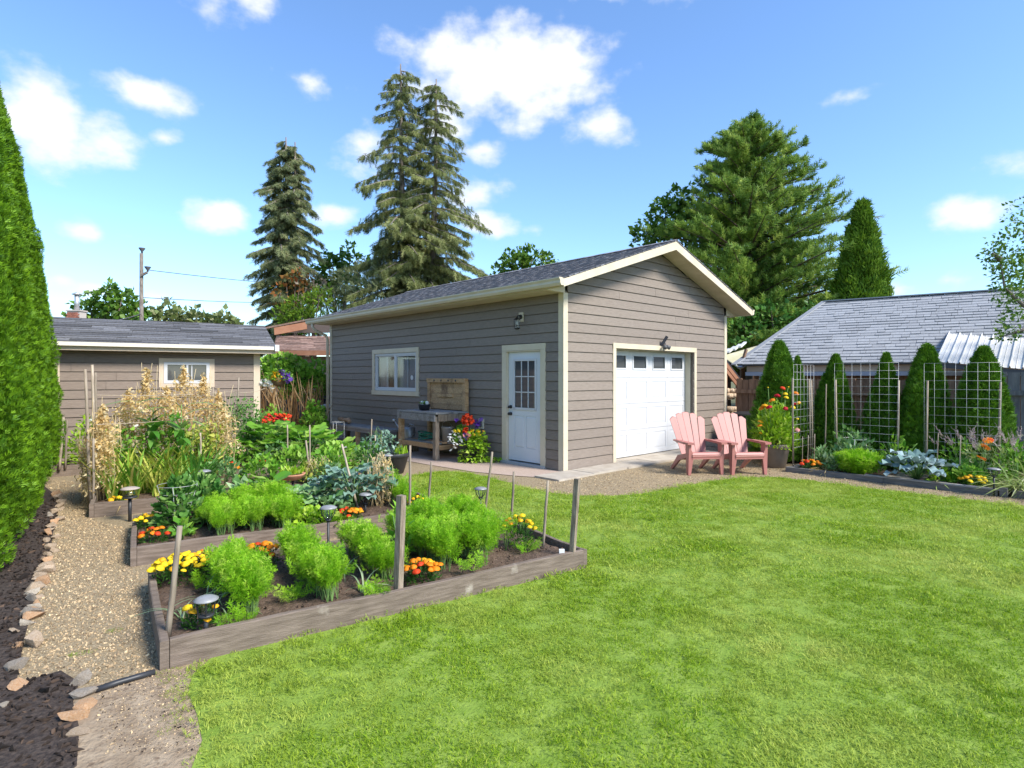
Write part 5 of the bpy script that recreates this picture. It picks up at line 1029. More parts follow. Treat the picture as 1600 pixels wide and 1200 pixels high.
# ---- onions, garlic, corn
for lb_, b, x, y in (('pale drooping onion leaves left of the leaning stake', B1, .14, .42), ('onion plant bending over the bare soil in the front bed', B1, .30, .62), ('onion leaves behind the near solar light', B1, .34, .42), ('flopped onion leaves left of the square post', B1, 1.22, .22), ('onion leaves between the second and third carrot rows', B1, 1.24, .7)):
    strap('onion', lb_, 'onion', b.p(x, y), L_ONION, 9, .30, .012, .5, ARCH, .015, 'onion plants')
for i, (x, y, L, lb_) in enumerate(((.2, .45, .74, 'first garlic plant from the left in the front row of the pea bed'), (.42, .40, .76, 'second garlic plant from the left in the front row of the pea bed'), (.66, .42, .74, 'third garlic plant from the left in the front row of the pea bed'), (.90, .40, .72, 'fourth garlic plant from the left in the front row of the pea bed'), (1.1, .45, .70, 'right end garlic plant in the front row of the pea bed'), (.3, .75, .86, 'left tall garlic plant in the second row of the pea bed'), (.56, .72, .88, 'tall yellowing garlic plant in front of the left corn'), (.8, .75, .88, 'tall yellowing garlic plant between the two corn plants'), (1.02, .78, .84, 'tall garlic plant in front of the right corn'), (1.2, .7, .80, 'right end tall garlic plant in the second row of the pea bed'), (.4, 1.1, .95, 'tallest garlic plant at the left under the dried peas'), (.75, 1.1, .95, 'tallest garlic plant in the middle under the dried peas'), (1.1, 1.1, .95, 'tallest garlic plant at the right under the dried peas'))):
    strap('garlic', lb_, 'garlic', B3.p(x, y), (L_GARL, L_YEL, L_CORN)[(0, 0, 1, 0, 2, 1, 0, 1, 0, 2, 1, 0, 1)[i]], 30, L, .03, .26, _blade(5, .55), .05, 'garlic plants')
t = strap('dry_leaves', 'tangle of dry straw coloured garlic leaves on the soil of the pea bed', 'dry leaves', B3.p(.36, .25), L_DRY, 30, .30, .014, 1.5, ARCH, .10)
for lb_, x, y, h in (('corn plant with broad arching leaves right of the pea bed middle', .95, 1.0, 1.25), ('corn plant left of the other among the dried peas', .62, 1.15, 1.2)):
    t = thing('corn_plant', lb_, 'corn', B3.p(x, y)); k = MB(); s = MB(); s.tube([(0, 0, 0), (.01, .01, h*.9)], [.014, .006], 7); n = 17
    for i in range(n): a = i*PI+random.uniform(-.5, .5)+i*.25; e = np.array((math.cos(a), math.sin(a), 0)); k.inst(ARCH, [(0, 0, h*(.12+.8*i/n))], [e*.75+np.array((0, 0, 1.))], .60*random.uniform(.8, 1.1), .15, up=-e+np.array((0, 0, .5)), tilt=.1)
    k.build('leaves', L_CORN, t); s.build('stalk', STEM, t)
# ---- dried peas: climbing tangles
def vine(name, label, P, rx, ry, h, n, mat, size=.06, smat=None, cat='pea plant', prof=None, group=None, T=LEAF, wid=.5, rz=0, ns=16, z0=0.):
    t = thing(name, label, cat, P, rz, group); k = MB(); u = rng.random(n)**.75; pr = prof(u) if prof else np.ones(n); d = up_disc(n, 1.)
    Q = d*np.array((rx, ry, 0))*pr[:, None]+np.stack([0*u, 0*u, z0+u*(h-z0)*(1-.18*rng.random(n))], 1); D = sph(n)+np.array((0, 0, -.25)); k.inst(T, Q, D, size*rng.uniform(.5, 1.4, n), wid, tilt=1.0); k.build('leaves', mat, t); s = MB()
    for i in range(ns):
        a = random.uniform(0, 6.28); q = random.random(); x, y = rx*q*math.cos(a), ry*q*math.sin(a); z = np.linspace(0, h*random.uniform(.75, 1.08), 7); P_ = np.stack([x+.022*np.cumsum(rng.normal(size=7)), y+.022*np.cumsum(rng.normal(size=7)), z], 1); s.tube(P_, .0035, 4)
    for i in range(ns*2):   # curled tendrils
        j = rng.integers(n); c = Q[j]; a = np.linspace(0, random.uniform(3, 6), 9); rr = np.linspace(.045, .012, 9); ph = random.uniform(0, 6); s.tube(np.stack([c[0]+rr*np.cos(a+ph), c[1]+.3*rr*np.sin(a*.5), c[2]+rr*np.sin(a+ph)+.02*a], 1), .0028, 3)
    s.build('stems', smat or STEMD, t); return t
PKP = lambda u: 1.25-1.0*u**1.6+.3*np.sin(u*11)
CURL = (np.array([(0, 0, 0), (-.3, .3, .12), (.3, .3, .05), (0, .5, -.1), (.12, .8, -.35), (-.2, .75, -.2)], float), [(0, 2, 3, 1), (1, 3, 4, 5)])
pk = dict(mat=L_DRY, T=CURL, wid=.8)
for lb_, x, y, rx, h, n_, z0 in (('dried pea plant climbing the tall corner stakes of the pea bed', .10, .50, .15, 1.18, 620, .1), ('dried pea plant just behind the tall corner stakes', .08, .95, .16, 1.12, 560, .1),
        ('dried straw coloured pea plant left of the left corn', .34, 1.35, .16, 1.34, 560, .4), ('tall dried pea plant behind the left corn, with a whip above the shed siding line', .56, 1.60, .15, 1.62, 560, .4),
        ('dried pea plant between the two corn plants', .80, 1.55, .14, 1.36, 480, .5), ('tallest dried pea plant, reaching up beside the shed window', 1.02, 1.72, .17, 1.66, 640, .5),
        ('dried pea plant in front of the shed window', 1.28, 1.72, .15, 1.52, 520, .5), ('dried pea plant under the right half of the shed window', 1.48, 1.66, .14, 1.30, 420, .4), ('low dried pea plant right of the corn below the shed window', 1.50, 1.25, .17, 1.05, 420, .35)):
    vine('dried_pea_plant', lb_, B3.p(x, y), rx*1.2, rx*1.2, h*1.02, int(n_*1.35), z0=z0, prof=PKP, ns=7, **pk)
for lb_, x, y, n_, h_ in (('fresh green pea growth low in the left of the pea bed', .28, 1.25, 420, .85), ('fresh green pea growth below the corn in the pea bed', .8, 1.3, 480, 1.0), ('yellow green pea growth low in the right of the pea bed', 1.25, 1.2, 420, .9)):
    vine('pea_plant', lb_, B3.p(x, y), .28, .26, h_, n_, L_YEL if 'yellow' in lb_ else L_MID, .09, STEM)
vine('dried_pea_plant', 'drooping dry pea growth hanging over the left board of the pea bed', B3.p(-.06, 1.05), .12, .45, .75, 380, rz=B3.rz, **pk)
vine('dried_pea_plant', 'small dry pea vine wrapped round the stake beside the kale', B2.p(2.42, .62), .12, .12, .62, 170, **pk)
vine('dried_pea_plant', 'yellowed pea plant behind the stakes of the bush bean bed', B5.p(.85, .28), .20, .14, .34, 300, mat=L_YEL, T=CURL, wid=.8)
vine('pea_plant', 'green pea plant with white flowers right of the shed window stake', at(372, 700, 10.4)*(1, 1, 0)+(0, 0, .12), .36, .34, 1.16, 900, L_TOM, .07, STEM)
vine('pea_plant', 'green pea plant climbing the stake left of the shed trim', at(340, 700, 10.2)*(1, 1, 0)+(0, 0, .12), .22, .3, .95, 500, L_MID, .07, STEM)
for t_ in [o for o in bpy.data.objects if o.name.startswith('pea_plant')][:1]:
    for i in range(9): a = random.uniform(0, 6.28); flower(t_, 'white', (.3*math.cos(a), .28*math.sin(a)-.1, random.uniform(.4, 1.05)), .055, 1., DM)
plant('leafy_plant', 'leafy green plant in the small far bed behind its stakes', 'plant', B6.p(.55, .42), L_LIGHT, 520, .42, .30, .85, .09, LEAF, .5)
# ---- tomatoes, beans, squash, cabbage, kale
plant('tomato_plant', 'young tomato plant inside the round cage of the second bed', 'tomato plant', B2.p(.40, .82), L_TOM, 260, .20, .20, .48, .10, LOBED, .6)
plant('basil_plant', 'small broad leaved plant by the orange marigolds of the second bed', 'plant', B2.p(.40, .30), L_MID, 40, .09, .09, .16, .085, LEAF, .7)
plant('tomato_plant', 'bushy dark green tomato plant behind the caged one', 'tomato plant', B2.p(.62, 1.22), L_TOM, 300, .30, .22, .42, .10, LOBED, .6)
plant('pepper_plant', 'pale green plant behind the middle carrot row', 'plant', B2.p(1.05, 1.25), L_CAB, 120, .26, .16, .30, .12, LEAF, .7)
bigleaf('squash_plant', 'squash plant with round leaves behind the carrots of the second bed', 'squash plant', B2.p(1.30, 1.30), L_MID, 16, .34, .34, .19, ROUND, .95)
bigleaf('cabbage', 'pale green cabbage left of the leaning stake in the second bed', 'cabbage', B2.p(1.66, .82), L_CAB, 26, .27, .22, .20, RUFF, .85, .05)
bigleaf('cabbage', 'smaller cabbage beside the dark pole of the terracotta bowl', 'cabbage', B2.p(1.42, .95), L_CAB, 20, .22, .20, .17, RUFF, .85, .05)
bigleaf('cabbage', 'loose yellow green cabbage in the front of the second bed', 'cabbage', B2.p(1.75, .48), L_CAB, 20, .25, .17, .19, RUFF, .8, .15)
plant('lettuce', 'low lettuce patch along the front board of the second bed', 'lettuce', B2.p(1.55, .22), L_LIGHT, 160, .32, .14, .12, .09, RUFF, .7)
bigleaf('kale', 'large blue green kale plant in the middle of the second bed', 'kale', B2.p(2.12, .72), L_BLUE, 34, .40, .46, .22, RUFF, .75, .18)
bigleaf('kale', 'shorter kale plant right of the dry pea vine', 'kale', B2.p(2.45, .95), L_BLUE, 16, .26, .32, .18, RUFF, .75, .2)
bigleaf('kale', 'kale plant at the left under the leaning stake', 'kale', B2.p(1.92, .95), L_BLUE, 18, .28, .40, .20, RUFF, .75, .2)
plant('broccoli_plant', 'tall leggy green plant beside the square post of the front bed', 'plant', B1.p(1.72, .75), L_MID, 70, .10, .10, .46, .09, LEAF, .5)
for lb_, P, n, r, h, s in (('big squash plant under the red flowers beside the shed trim', at(425, 720, 10.3), 46, .62, .72, .30), ('sprawling squash plant right of the tall thin stake', at(480, 720, 10.0), 44, .62, .70, .29), ('squash plant near the far corner of the garage', at(515, 715, 10.8), 26, .42, .45, .25), ('lower squash leaves in front of the shed at the far bed', B4.p(1.5, 1.0), 30, .5, .5, .24)):
    bigleaf('squash_plant', lb_, 'squash plant', P*(1, 1, 0)+(0, 0, .05), L_MID, n, r, h, s, LOBED, .95, .15)
for i, (lb_, P, n, rx, h, m_) in enumerate((('bush bean plant in the left of the middle bed', B5.p(.22, .6), 300, .30, .42, L_MID), ('bush bean plant in the centre of the middle bed', B5.p(.65, .75), 320, .32, .48, L_VINE), ('bush bean plant in the right of the middle bed', B5.p(1.15, .65), 320, .32, .42, L_MID), ('pale green bean plant at the front of the middle bed', B5.p(1.0, .25), 220, .24, .28, L_CAB), ('bean plant at the back right of the middle bed', B5.p(1.35, 1.1), 300, .34, .50, L_VINE), ('leafy plant between the marigold bed and the terracotta bowl', B5.p(-.25, .75), 260, .30, .36, L_CAB), ('leafy bean plants behind the orange red marigolds', B4.p(.5, .65), 300, .42, .42, L_MID), ('pale leafy plants in the right of the marigold bed', B4.p(1.3, .4), 300, .36, .36, L_CAB))):
    plant('bean_plant', lb_, 'bean plant', P, m_, n, rx, rx, h, .085, LEAF, .72, 'bush bean plants')
for i, (lb_, px, Y, h, m_) in enumerate((('tall weedy plant against the shed trim', 402, 11.4, .95, L_TOM), ('leafy plant below the hanging basket', 425, 12.4, 1.05, L_MID), ('feathery plant at the path edge behind the squash', 540, 10.6, .42, L_MID), ('bushy tomato plant left of the black pot', 575, 9.5, .55, L_TOM))):
    plant('tomato_plant' if 'tomato' in lb_ else 'leafy_plant', lb_, 'tomato plant' if 'tomato' in lb_ else 'plant', at(px, 700, Y)*(1, 1, 0), m_, 420, .38, .38, h, .085, LEAF, .6)
t = plant('begonia', 'cluster of bright red flowers between the hanging basket and the squash', 'flowers', at(431, 700, 11.6)*(1, 1, 0), L_TOM, 260, .34, .34, .72, .08, LEAF, .6)
for i in range(40): a = random.uniform(0, 6.28); q = math.sqrt(random.random()); flower(t, 'red' if i % 4 else 'crimson', (.36*q*math.cos(a), .2*q*math.sin(a)-.05, .80+random.uniform(-.08, .08)), .07, .7)
k = MB(); e = up_disc(60, .14); k.inst(LEAF, e+np.array((0, 0, zb_+.005)), e*2+np.array((0, 0, .7)), rng.uniform(.05, .13, 60), .4); k.build('seedlings', L_LIGHT, tbw)
# ---- pots
k = MB(); bushmb(k, 90, .24, .2, .46, .075, LEAF, .6, c=(-.1, 0, .28)); k.build('pea_leaves', L_BLUE, bpot); k = MB(); e = up_disc(60, .1)+np.array((.12, .02, .29)); k.inst(LEAF, e, e*.3+np.array((.1, 0, 1.)), rng.uniform(.10, .2, 60), .22); k.build('feathery_leaves', L_LIGHT, bpot)
vine('pea_plant', 'climbing pea plant with blue green leaves between two slim stakes behind the black pot', at(590, 725, 9.7)*(1, 1, 0), .26, .22, .72, 420, L_BLUE, .075, STEM)
for lb_, xb, xt, yt in (('left slim stake in the peas by the black pot', 589, 586, 680), ('right slim stake in the peas by the black pot', 596, 595, 684), ('tall slim stake at the back of the peas by the black pot', 578, 581, 655)): stake(lb_, at(xb, 728, 9.6)*(1, 1, 0), at(xt, yt, 9.6), .011)
# zinnias
k = MB(); bushmb(k, 1500, .39, .34, .82, .10, LEAF, .48, c=(0, 0, .34), shell=.25, upb=.8); k.build('leaves', L_LIGHT, zpot); s = MB()
for (x, y, z, c, w) in ((.10, -.1, 1.43, 'red', .095), (-.02, -.15, 1.30, 'crimson', .10), (.14, -.12, 1.33, 'yellow', .085), (.13, -.16, 1.27, 'yellow', .08), (.33, -.1, 1.34, 'orange', .10), (-.13, -.2, 1.22, 'orange', .10), (-.26, -.2, 1.12, 'gold', .11), (-.20, -.25, 1.10, 'crimson', .11), (-.30, -.15, 1.08, 'orange', .09), (.09, -.22, 1.08, 'crimson', .095), (.22, -.22, 1.10, 'yellow', .09), (.34, -.18, 1.17, 'gold', .09), (.30, -.14, 1.15, 'crimson', .09), (-.30, -.1, .84, 'gold', .09), (-.31, -.12, .77, 'orange', .085), (.32, -.16, .70, 'pink', .10), (-.31, -.14, .64, 'gold', .07), (.31, -.2, .90, 'yellow', .05)):
    flower(zpot, c, (x, y, z-.03), w, .45); s.tube([(x*.3, y*.3, .45), (x*.9, y*.9, z-.2), (x, y, z-.035)], .004, 4)
for x, z in ((-.16, 1.42), (.20, 1.43)): s.tube([(x*.4, 0, .7), (x, -.1, z)], .005, 4); flower(zpot, 'yellow', (x, -.1, z), .03, .2)
s.build('stems', STEM, zpot)
# petunia pot
k = MB(); bushmb(k, 420, .26, .24, .50, .085, LEAF, .75, c=(.10, -.05, .02), shell=.5, upb=-.2); bushmb(k, 260, .24, .2, .30, .085, LEAF, .75, c=(.16, -.1, .28), shell=.4, upb=.1)
P_ = np.stack([rng.uniform(.1, .6, 70), rng.normal(-.12, .05, 70), rng.uniform(.01, .07, 70)], 1); k.inst(LEAF, P_, sph(70)+np.array((.5, 0, .3)), .08, .75); k.build('lime_vine', L_LIGHT, fpot)
k = MB(); bushmb(k, 160, .17, .15, .30, .07, ROUND, .9, c=(-.12, 0, .36)); bushmb(k, 120, .2, .16, .24, .06, LEAF, .6, c=(.05, 0, .36)); k.build('geranium_leaves', L_MID, fpot)
def cluster(t, cols, c, r, n, s, kind=DM, sq=(1, 1, 1)):
    for i in range(n): d = sph(1)[0]*np.array((r, r, r))*np.array(sq)*random.uniform(.15, 1)**.5; d[1] = -abs(d[1]); o = flower(t, cols[i % len(cols)], np.array(c)+d, s*random.uniform(.8, 1.15), 1.0, kind)
cluster(fpot, ['red'], (.0, -.05, .80), .12, 26, .075, HM); cluster(fpot, ['red'], (-.02, -.15, .60), .06, 6, .065, HM); cluster(fpot, ['purple'], (.20, -.02, .74), .085, 14, .085); cluster(fpot, ['purple'], (-.20, .0, .77), .04, 5, .07)
cluster(fpot, ['white'], (-.22, -.15, .44), .15, 34, .05, DM, (1, .6, 1.1)); cluster(fpot, ['white'], (-.26, -.15, .26), .06, 8, .045); cluster(fpot, ['yellow', 'yellow', 'gold'], (.16, -.12, .56), .17, 30, .045, DM, (1.2, .7, .35)); cluster(fpot, ['yellow'], (-.22, -.08, .58), .10, 12, .05, DM, (1, .7, .4)); cluster(fpot, ['purple', 'pink'], (-.02, -.2, .50), .08, 12, .055)
# hanging basket
k = MB(); k.tube([(0, .1, .42), (0, -.05, .44), (-.02, -.1, .36)], .010, 5); 
for s_ in (-1, 0, 1): k.tube([(-.02, -.1, .36), (.14*s_, -.1+.08*(s_ == 0), .0)], .003, 4)
k.build('bracket', BLACK, hb); MB().lathe([(.04, -.2), (.13, -.14), (.17, -.0), (.165, .0)], 14, (0, -.05, 0)).build('basket', M('coir_basket', (.14, .09, .05), rough=.95), hb); k = MB(); bushmb(k, 200, .34, .24, .3, .07, LEAF, .6, c=(0, -.05, -.1)); k.build('leaves', L_MID, hb)
cluster(hb, ['gold', 'yellow'], (.0, -.14, .02), .13, 26, .085); cluster(hb, ['white'], (-.24, -.14, -.12), .15, 30, .075, DM, (1.1, .6, .6)); cluster(hb, ['white'], (-.1, -.16, -.25), .07, 8, .07); cluster(hb, ['purple'], (.10, -.14, .12), .06, 8, .09); cluster(hb, ['purple'], (.24, -.14, .0), .09, 16, .09)
k = MB(); e = up_disc(26, .08)+np.array((-.55+.55, 0, 0)); k.inst(LEAF, up_disc(40, .07)+np.array((0, 0, .13)), sph(40)+np.array((0, 0, .6)), .075, .35); k.build('plant', L_MID, jr)
# ---- right flower bed
bigleaf('hosta', 'large blue green hosta in the timber edged flower bed', 'hosta', rp(1.80, .34), L_HOSTA, 26, .42, .40, .27, RUFF, .72, .22)
plant('tomato_plant', 'tomato plant with pale top leaves in front of the middle trellis', 'tomato plant', rp(.85, .75), L_CAB, 300, .36, .34, .62, .10, LEAF, .6)
plant('tomato_plant', 'dark tomato plant behind the straw coloured plant', 'tomato plant', rp(.65, 1.1), L_TOM, 340, .42, .36, .66, .10, LEAF, .6)
plant('tomato_plant', 'loose tomato plant between the middle and the right hand trellis', 'tomato plant', rp(1.42, .85), L_MID, 220, .36, .3, .60, .09, LEAF, .5)
t = thing('parsley', 'bushy bright green parsley in front of the tomatoes', 'parsley', rp(1.02, .30)); k = MB(); n = 260; e = up_disc(n, 1.); k.inst(FROND, e*.07, e*.9+np.array((0, 0, .9)), rng.uniform(.2, .46, n), 1.1, tilt=.6); k.build('fronds', L_CARROT, t)
plant('pepper_plant', 'pale green leafy plant left of the bright parsley', 'plant', rp(.72, .28), L_CAB, 120, .18, .15, .26, .10, LEAF, .6)
plant('pale_plant', 'pale variegated plant above the orange marigolds', 'plant', rp(.42, .46), L_CAB, 160, .2, .18, .36, .10, LEAF, .5)
strap('dry_plant', 'straw coloured withered plant beside the orange marigolds', 'dry plant', rp(.60, .22), L_DRY, 70, .26, .016, 1.1, ARCH, .10)
plant('strawberry_plant', 'low strawberry leaves right of the hosta', 'strawberry plant', rp(2.12, .34), L_LIGHT, 90, .16, .16, .20, .09, LEAF, .7); strap('day_lily', 'small strap leaved lily hanging over the timber right of the hosta', 'lily', rp(2.08, .12), L_VAR, 14, .26, .018, 1.0, ARCH, .03)
plant('strawberry_plant', 'dark leafy plant under the orange flowers of the flower bed', 'plant', rp(2.35, .75), L_TOM, 200, .36, .26, .34, .09, LEAF, .7); plant('lettuce', 'fresh green lettuce behind the yellow marigolds', 'lettuce', rp(2.40, .42), L_MID, 200, .22, .16, .22, .10, RUFF, .7)
t = thing('day_lily', 'orange day lily with three open flowers at the right end of the flower bed', 'lily', rp(2.52, .62)); k = MB(); e = up_disc(40, 1.); k.inst(ARCH, e*.08, e*.8+np.array((0, 0, 1.)), rng.uniform(.3, .5, 40), .05, up=-e+np.array((0, 0, .4))); k.build('leaves', L_MID, t)
s = MB()
for (x, y, z) in ((.02, -.1, .66), (-.05, -.14, .57), (-.16, -.2, .42)): s.tube([(0, 0, 0), (x*.6, y*.6, z*.6), (x, y, z)], .005, 5); flower(t, 'orange', (x, y-.02, z), .13, .6, DM); flower(t, 'red', (x+.01, y-.035, z), .09, .6, DM)
s.build('stems', STEM, t)
for lb_, x, y, h in (('pinkish astilbe plumes in front of the right hand trellis', 2.22, 1.05, .85), ('pale lilac astilbe plumes at the far right edge', 2.9, .95, .9), ('pale cream astilbe plumes between the other two', 2.55, .95, .82)):
    t = plant('astilbe', lb_, 'astilbe', rp(x, y), L_VAR if 'cream' in lb_ else L_MID, 260, .36, .30, h*.72, .09, LEAF, .45); k = MB()
    for i in range(16):
        a = random.uniform(0, 6.28); q = random.uniform(.1, .42); b = np.array((q*math.cos(a), q*math.sin(a), h*random.uniform(.55, .8))); d = nrm(np.array((q*math.cos(a)*1.6, q*math.sin(a)*1.6, .5))); m = 14; u = np.linspace(0, 1, m)[:, None]; k.inst(SPRIG, b+d*u*.26, sph(m)*.7+d, .07*(1.15-u[:, 0]), .6)
    k.build('plumes', L_AST, t)
for lb_, x, y, L in (('variegated arching ornamental grass at the right edge of the picture', 2.98, .30, .62), ('second clump of variegated grass behind the first', 3.25, .62, .7)): strap('ornamental_grass', lb_, 'grass clump', rp(x, y), L_VAR, 150, L, .022, .62, ARCH, .12)
# ---- gap between shed and garage
t = thing('bamboo_canes', 'screen of dry brown canes in front of the back fence', 'dry canes', at(445, 650, 15.2)*(1, 1, 0)); k = MB(); n = 320; x = rng.uniform(-.95, .95, n); P_ = np.stack([x, rng.uniform(-.2, .2, n), rng.uniform(0, .9, n)], 1); k.inst(STIFF, P_, np.stack([rng.normal(0, .22, n), rng.normal(0, .12, n), np.ones(n)], 1), rng.uniform(.5, 1.15, n)*(1-.1*x), .03); k.build('canes', L_CANE, t)
for lb_, px, py, Y, rx, h, n in (('bright hop vine hanging over the back fence beside the garage', 488, 590, 16.8, .95, 1.1, 900), ('bright leafy vine behind the hanging basket', 440, 575, 16.9, .9, 1.0, 800), ('leafy shrub against the far corner of the garage', 492, 650, 14.8, .36, .9, 380)):
    B_ = at(px, py, Y); t = thing('hop_vine' if 'vine' in lb_ else 'shrub', lb_, 'vine' if 'vine' in lb_ else 'shrub', B_*(1, 1, 0)); k = MB(); z0 = max(.05, B_[2]-h*.55); bushmb(k, n, rx, .45, h, .14 if 'vine' in lb_ else .10, LOBED, .9, c=(0, 0, z0), shell=.3); k.build('leaves', L_VINE if 'vine' in lb_ else L_MID, t); s = MB()
    for i in range(8): s.tube([(random.uniform(-rx, rx)*.7, 0, 0), (random.uniform(-rx, rx)*.7, 0, z0+h*.5)], .015, 5)
    s.build('stems', BARK, t)
# ------------------------------------------------------------------ hedge and young cedars
def cedar_mesh(name, h, R, n, size, mat, seed, power=.62, lobes=5, flat=.0):
    r = np.random.default_rng(seed); k = MB(); t = 1-(1-r.random(n))**1.25*1.0; t = r.random(n)**.85; az = r.uniform(0, 2*PI, n)
    prof = R*np.minimum(1, (1-t)**power*1.08)*np.minimum(1, .80+t*2.2); ph = r.uniform(0, 6, 3)
    lob = 1+.13*np.sin(lobes*az+ph[0]+1.6*t)+.09*np.sin((lobes+4)*az+ph[1]-2.5*t)+.09*np.sin(3.2*t*h+ph[2]+2*az)+.05*np.sin(9*t*h+3*az)
    q = prof*lob*(1-.30*r.random(n)**2.2); P = np.stack([q*np.cos(az), q*np.sin(az), .04+t*h*.985], 1); o = np.stack([np.cos(az), np.sin(az), 0*az], 1)
    D = o*.75+np.array((0, 0, .95))+.38*r.normal(size=(n, 3)); hi = (lob-.85)/.3+r.normal(0, .22, n); k.inst(SPRAY, P, D, size*r.uniform(.6, 1.25, n), .95, up=o+np.array((0, 0, .25)), tilt=.55, R=np.clip(.15+.6*r.random(n), 0, 1))
    me = k.mesh(name, mat); c = MB(); pr = [(max(.01, R*.70*min(1, (1-q)**power*1.08)*min(1, .8+q*2.2)), .03+q*h*.96) for q in np.linspace(0, 1, 9)]; c.lathe(pr, 10); me2 = c.mesh('inner_foliage', mat); return me, me2
def cedar(label, P, h, meshes, s=(1, 1, 1), rz=0, group=None, nm='hedge_cedar', cat='cedar'):
    t = thing(nm, label, cat, P, rz, group); a = link('foliage', meshes[0], t); b = link('inner_foliage', meshes[1], t)
    c = MB().tube([(0, 0, -.02), (0, 0, h*.6)], [.06, .03], 8).build('trunk', BARK, t)
    for o in (a, b): o.scale = s
    return t
HA = cedar_mesh('foliage', 5.15, .61, 72000, .056, L_CEDAR, 1, .40, 5); HB_ = HA
for i, lb_ in enumerate(('nearest cedar of the tall hedge, cut by the left edge of the picture', 'second cedar of the tall hedge from the left picture edge', 'third cedar of the tall hedge, its tip near the top left corner', 'fourth cedar of the tall hedge along the gravel path', 'fifth cedar of the tall hedge along the gravel path', 'sixth cedar of the tall hedge, next to the last one', 'last cedar of the hedge, beside the shed corner trim')):
    sc_ = (1, 1.0, .98, .95, .90, .82, .70)[i]; cedar(lb_, (-4.66-.655*i, 4.62+.945*i, 0), 4.5, (HA, HB_)[i % 2], ((1, 1, .98, .92, .88, .86, .84)[i],)*2+(sc_,), i*2.3, 'cedars of the tall left hedge')
YA = cedar_mesh('foliage', 2.15, .45, 11000, .075, L_CEDY, 3, .68, 4); YB = cedar_mesh('foliage', 2.10, .45, 11000, .075, L_CEDY, 4, .80, 6); YC = cedar_mesh('foliage', 2.1, .45, 11000, .075, L_CEDY, 23, .72, 3)
for i, (px, Y, top, w, lb_) in enumerate(((1219, 11.2, 536, 80, 'widest young cedar, behind the potted zinnias'), (1247, 11.5, 556, 46, 'narrow young cedar just right of the one behind the zinnias'), (1301, 10.9, 553, 62, 'young cedar in the gap between edge on and middle trellis'), (1381, 10.35, 551, 70, 'young cedar directly behind the middle trellis'), (1443, 9.95, 542, 80, 'young cedar between the middle and the right hand trellis'), (1537, 9.35, 541, 86, 'young cedar behind the right hand trellis, nearest the right edge'))):
    P = at(px, 600, Y)*(1, 1, 0); h = H-(top-HY)*Y/F; m = (YA, YB, YC)[(0, 1, 2, 1, 0, 2)[i]]; R = w*Y/F/2*1.12; cedar(lb_, P, h, m, (R/.43, R/.43*(.9+.05*(i % 3)), h/2.15), i*1.3, 'young cedars along the board fence', 'young_cedar').rotation_euler = (.02*(i % 3-1), .025*((i+1) % 3-1), i*1.3)
# ------------------------------------------------------------------ big trees
def conifer(name, label, P, h, R, prof, nb, mat, T, sz, per, seed, droop=.5, trunkr=.3, z0=.06, tops=((0, 0, 1.),), barkm=None, hang=.8, upt=.2, cat='tree', ex=(1, 1), wid=.55, dens=None, lv=(.72, 1.12)):
    r = np.random.default_rng(seed); t = thing(name, label, cat, P); k = MB(); b = MB(); tr = MB()
    for (tx, ty, th) in tops: tr.tube([(tx*.35, ty*.35, -.1), (tx*.8, ty*.8, h*.35), (tx, ty, h*.7*th), (tx*1.05, ty, h*th)], [trunkr, trunkr*.75, trunkr*.4, .03], 9)
    tr.build('trunk', barkm or BARK, t)
    for i in range(nb):
        tx, ty, th = tops[i % len(tops)]; q = z0+(1-z0)*(i+r.random())/nb; az = i*2.39996+r.normal(0, .3); l = R*prof(q)*r.uniform(*lv); e = np.array((math.cos(az)*ex[0], math.sin(az)*ex[1], 0)); base = np.array((tx*min(1, q+.3), ty*min(1, q+.3), q*h*th*.985)); m = 7; u = np.linspace(0, 1, m)[:, None]
        C = base+e*l*u+np.array((0, 0, 1.))*l*(upt*u-droop*u*u+.28*droop*u**4); b.tube(C, np.linspace(.02+.05*l/R*trunkr/.3, .012, m), 5, cap=False)
        dn = per if dens is None else max(2, int(per*dens(q))); n = max(2, int(dn*(.35+l/R))); s = .04+.96*r.random(n)**.8; idx = s*(m-1); i0 = np.minimum(idx.astype(int), m-2); f = (idx-i0)[:, None]; Q = C[i0]*(1-f)+C[i0+1]*f
        side = np.cross(e, (0, 0, 1.)); D = e*.55+side*r.normal(0, .6, (n, 1))+np.array((0, 0, -hang))*r.uniform(.2, 1.2, (n, 1)); Q = Q+side*r.normal(0, .07*l, (n, 1)); k.inst(T, Q, D, sz*r.uniform(.6, 1.25, n)*(.75+.25*(1-q)), wid, tilt=.6)
    k.build('foliage', mat, t); b.build('branches', barkm or BARK, t); return t
P = at(450, 588, 31); hh = at(0, 208, 31)[2]
conifer('spruce_tree', 'narrow blue grey spruce standing alone left of the taller twin spruce', (P[0], P[1], 0), hh, 1.38, lambda q: 1.05 if q < .6 else max(.3, math.sqrt(max(0, 1.1-((q-.6)/.42)**2))), 340, L_SPRB, NEEDLE, .50, 46, 5, .55, .26, .05, barkm=BARKG, hang=1.3, tops=((-.10, 0, .985), (.32, .1, .97), (-.42, 0, .94)), wid=.9, upt=.05, lv=(.5, 1.2))
P = at(650, 588, 30); hh = at(0, 100, 30)[2]
conifer('twin_spruce', 'tall sparse spruce with two thin bare tops behind the garage', (P[0], P[1], 0), hh, 3.0, lambda q: (1.0 if q < .60 else .26+.74*((1-q)/.40)**.8), 290, L_SPR, NEEDLE, .52, 78, 8, .62, .30, .10, tops=((-.75, 0, 1.), (.95, .3, .965)), barkm=BARKG, hang=1.9, dens=lambda q: 1.25 if q < .45 else max(.65, 1.25-1.0*(q-.45)*2), wid=.85, upt=.12, lv=(.45, 1.15))
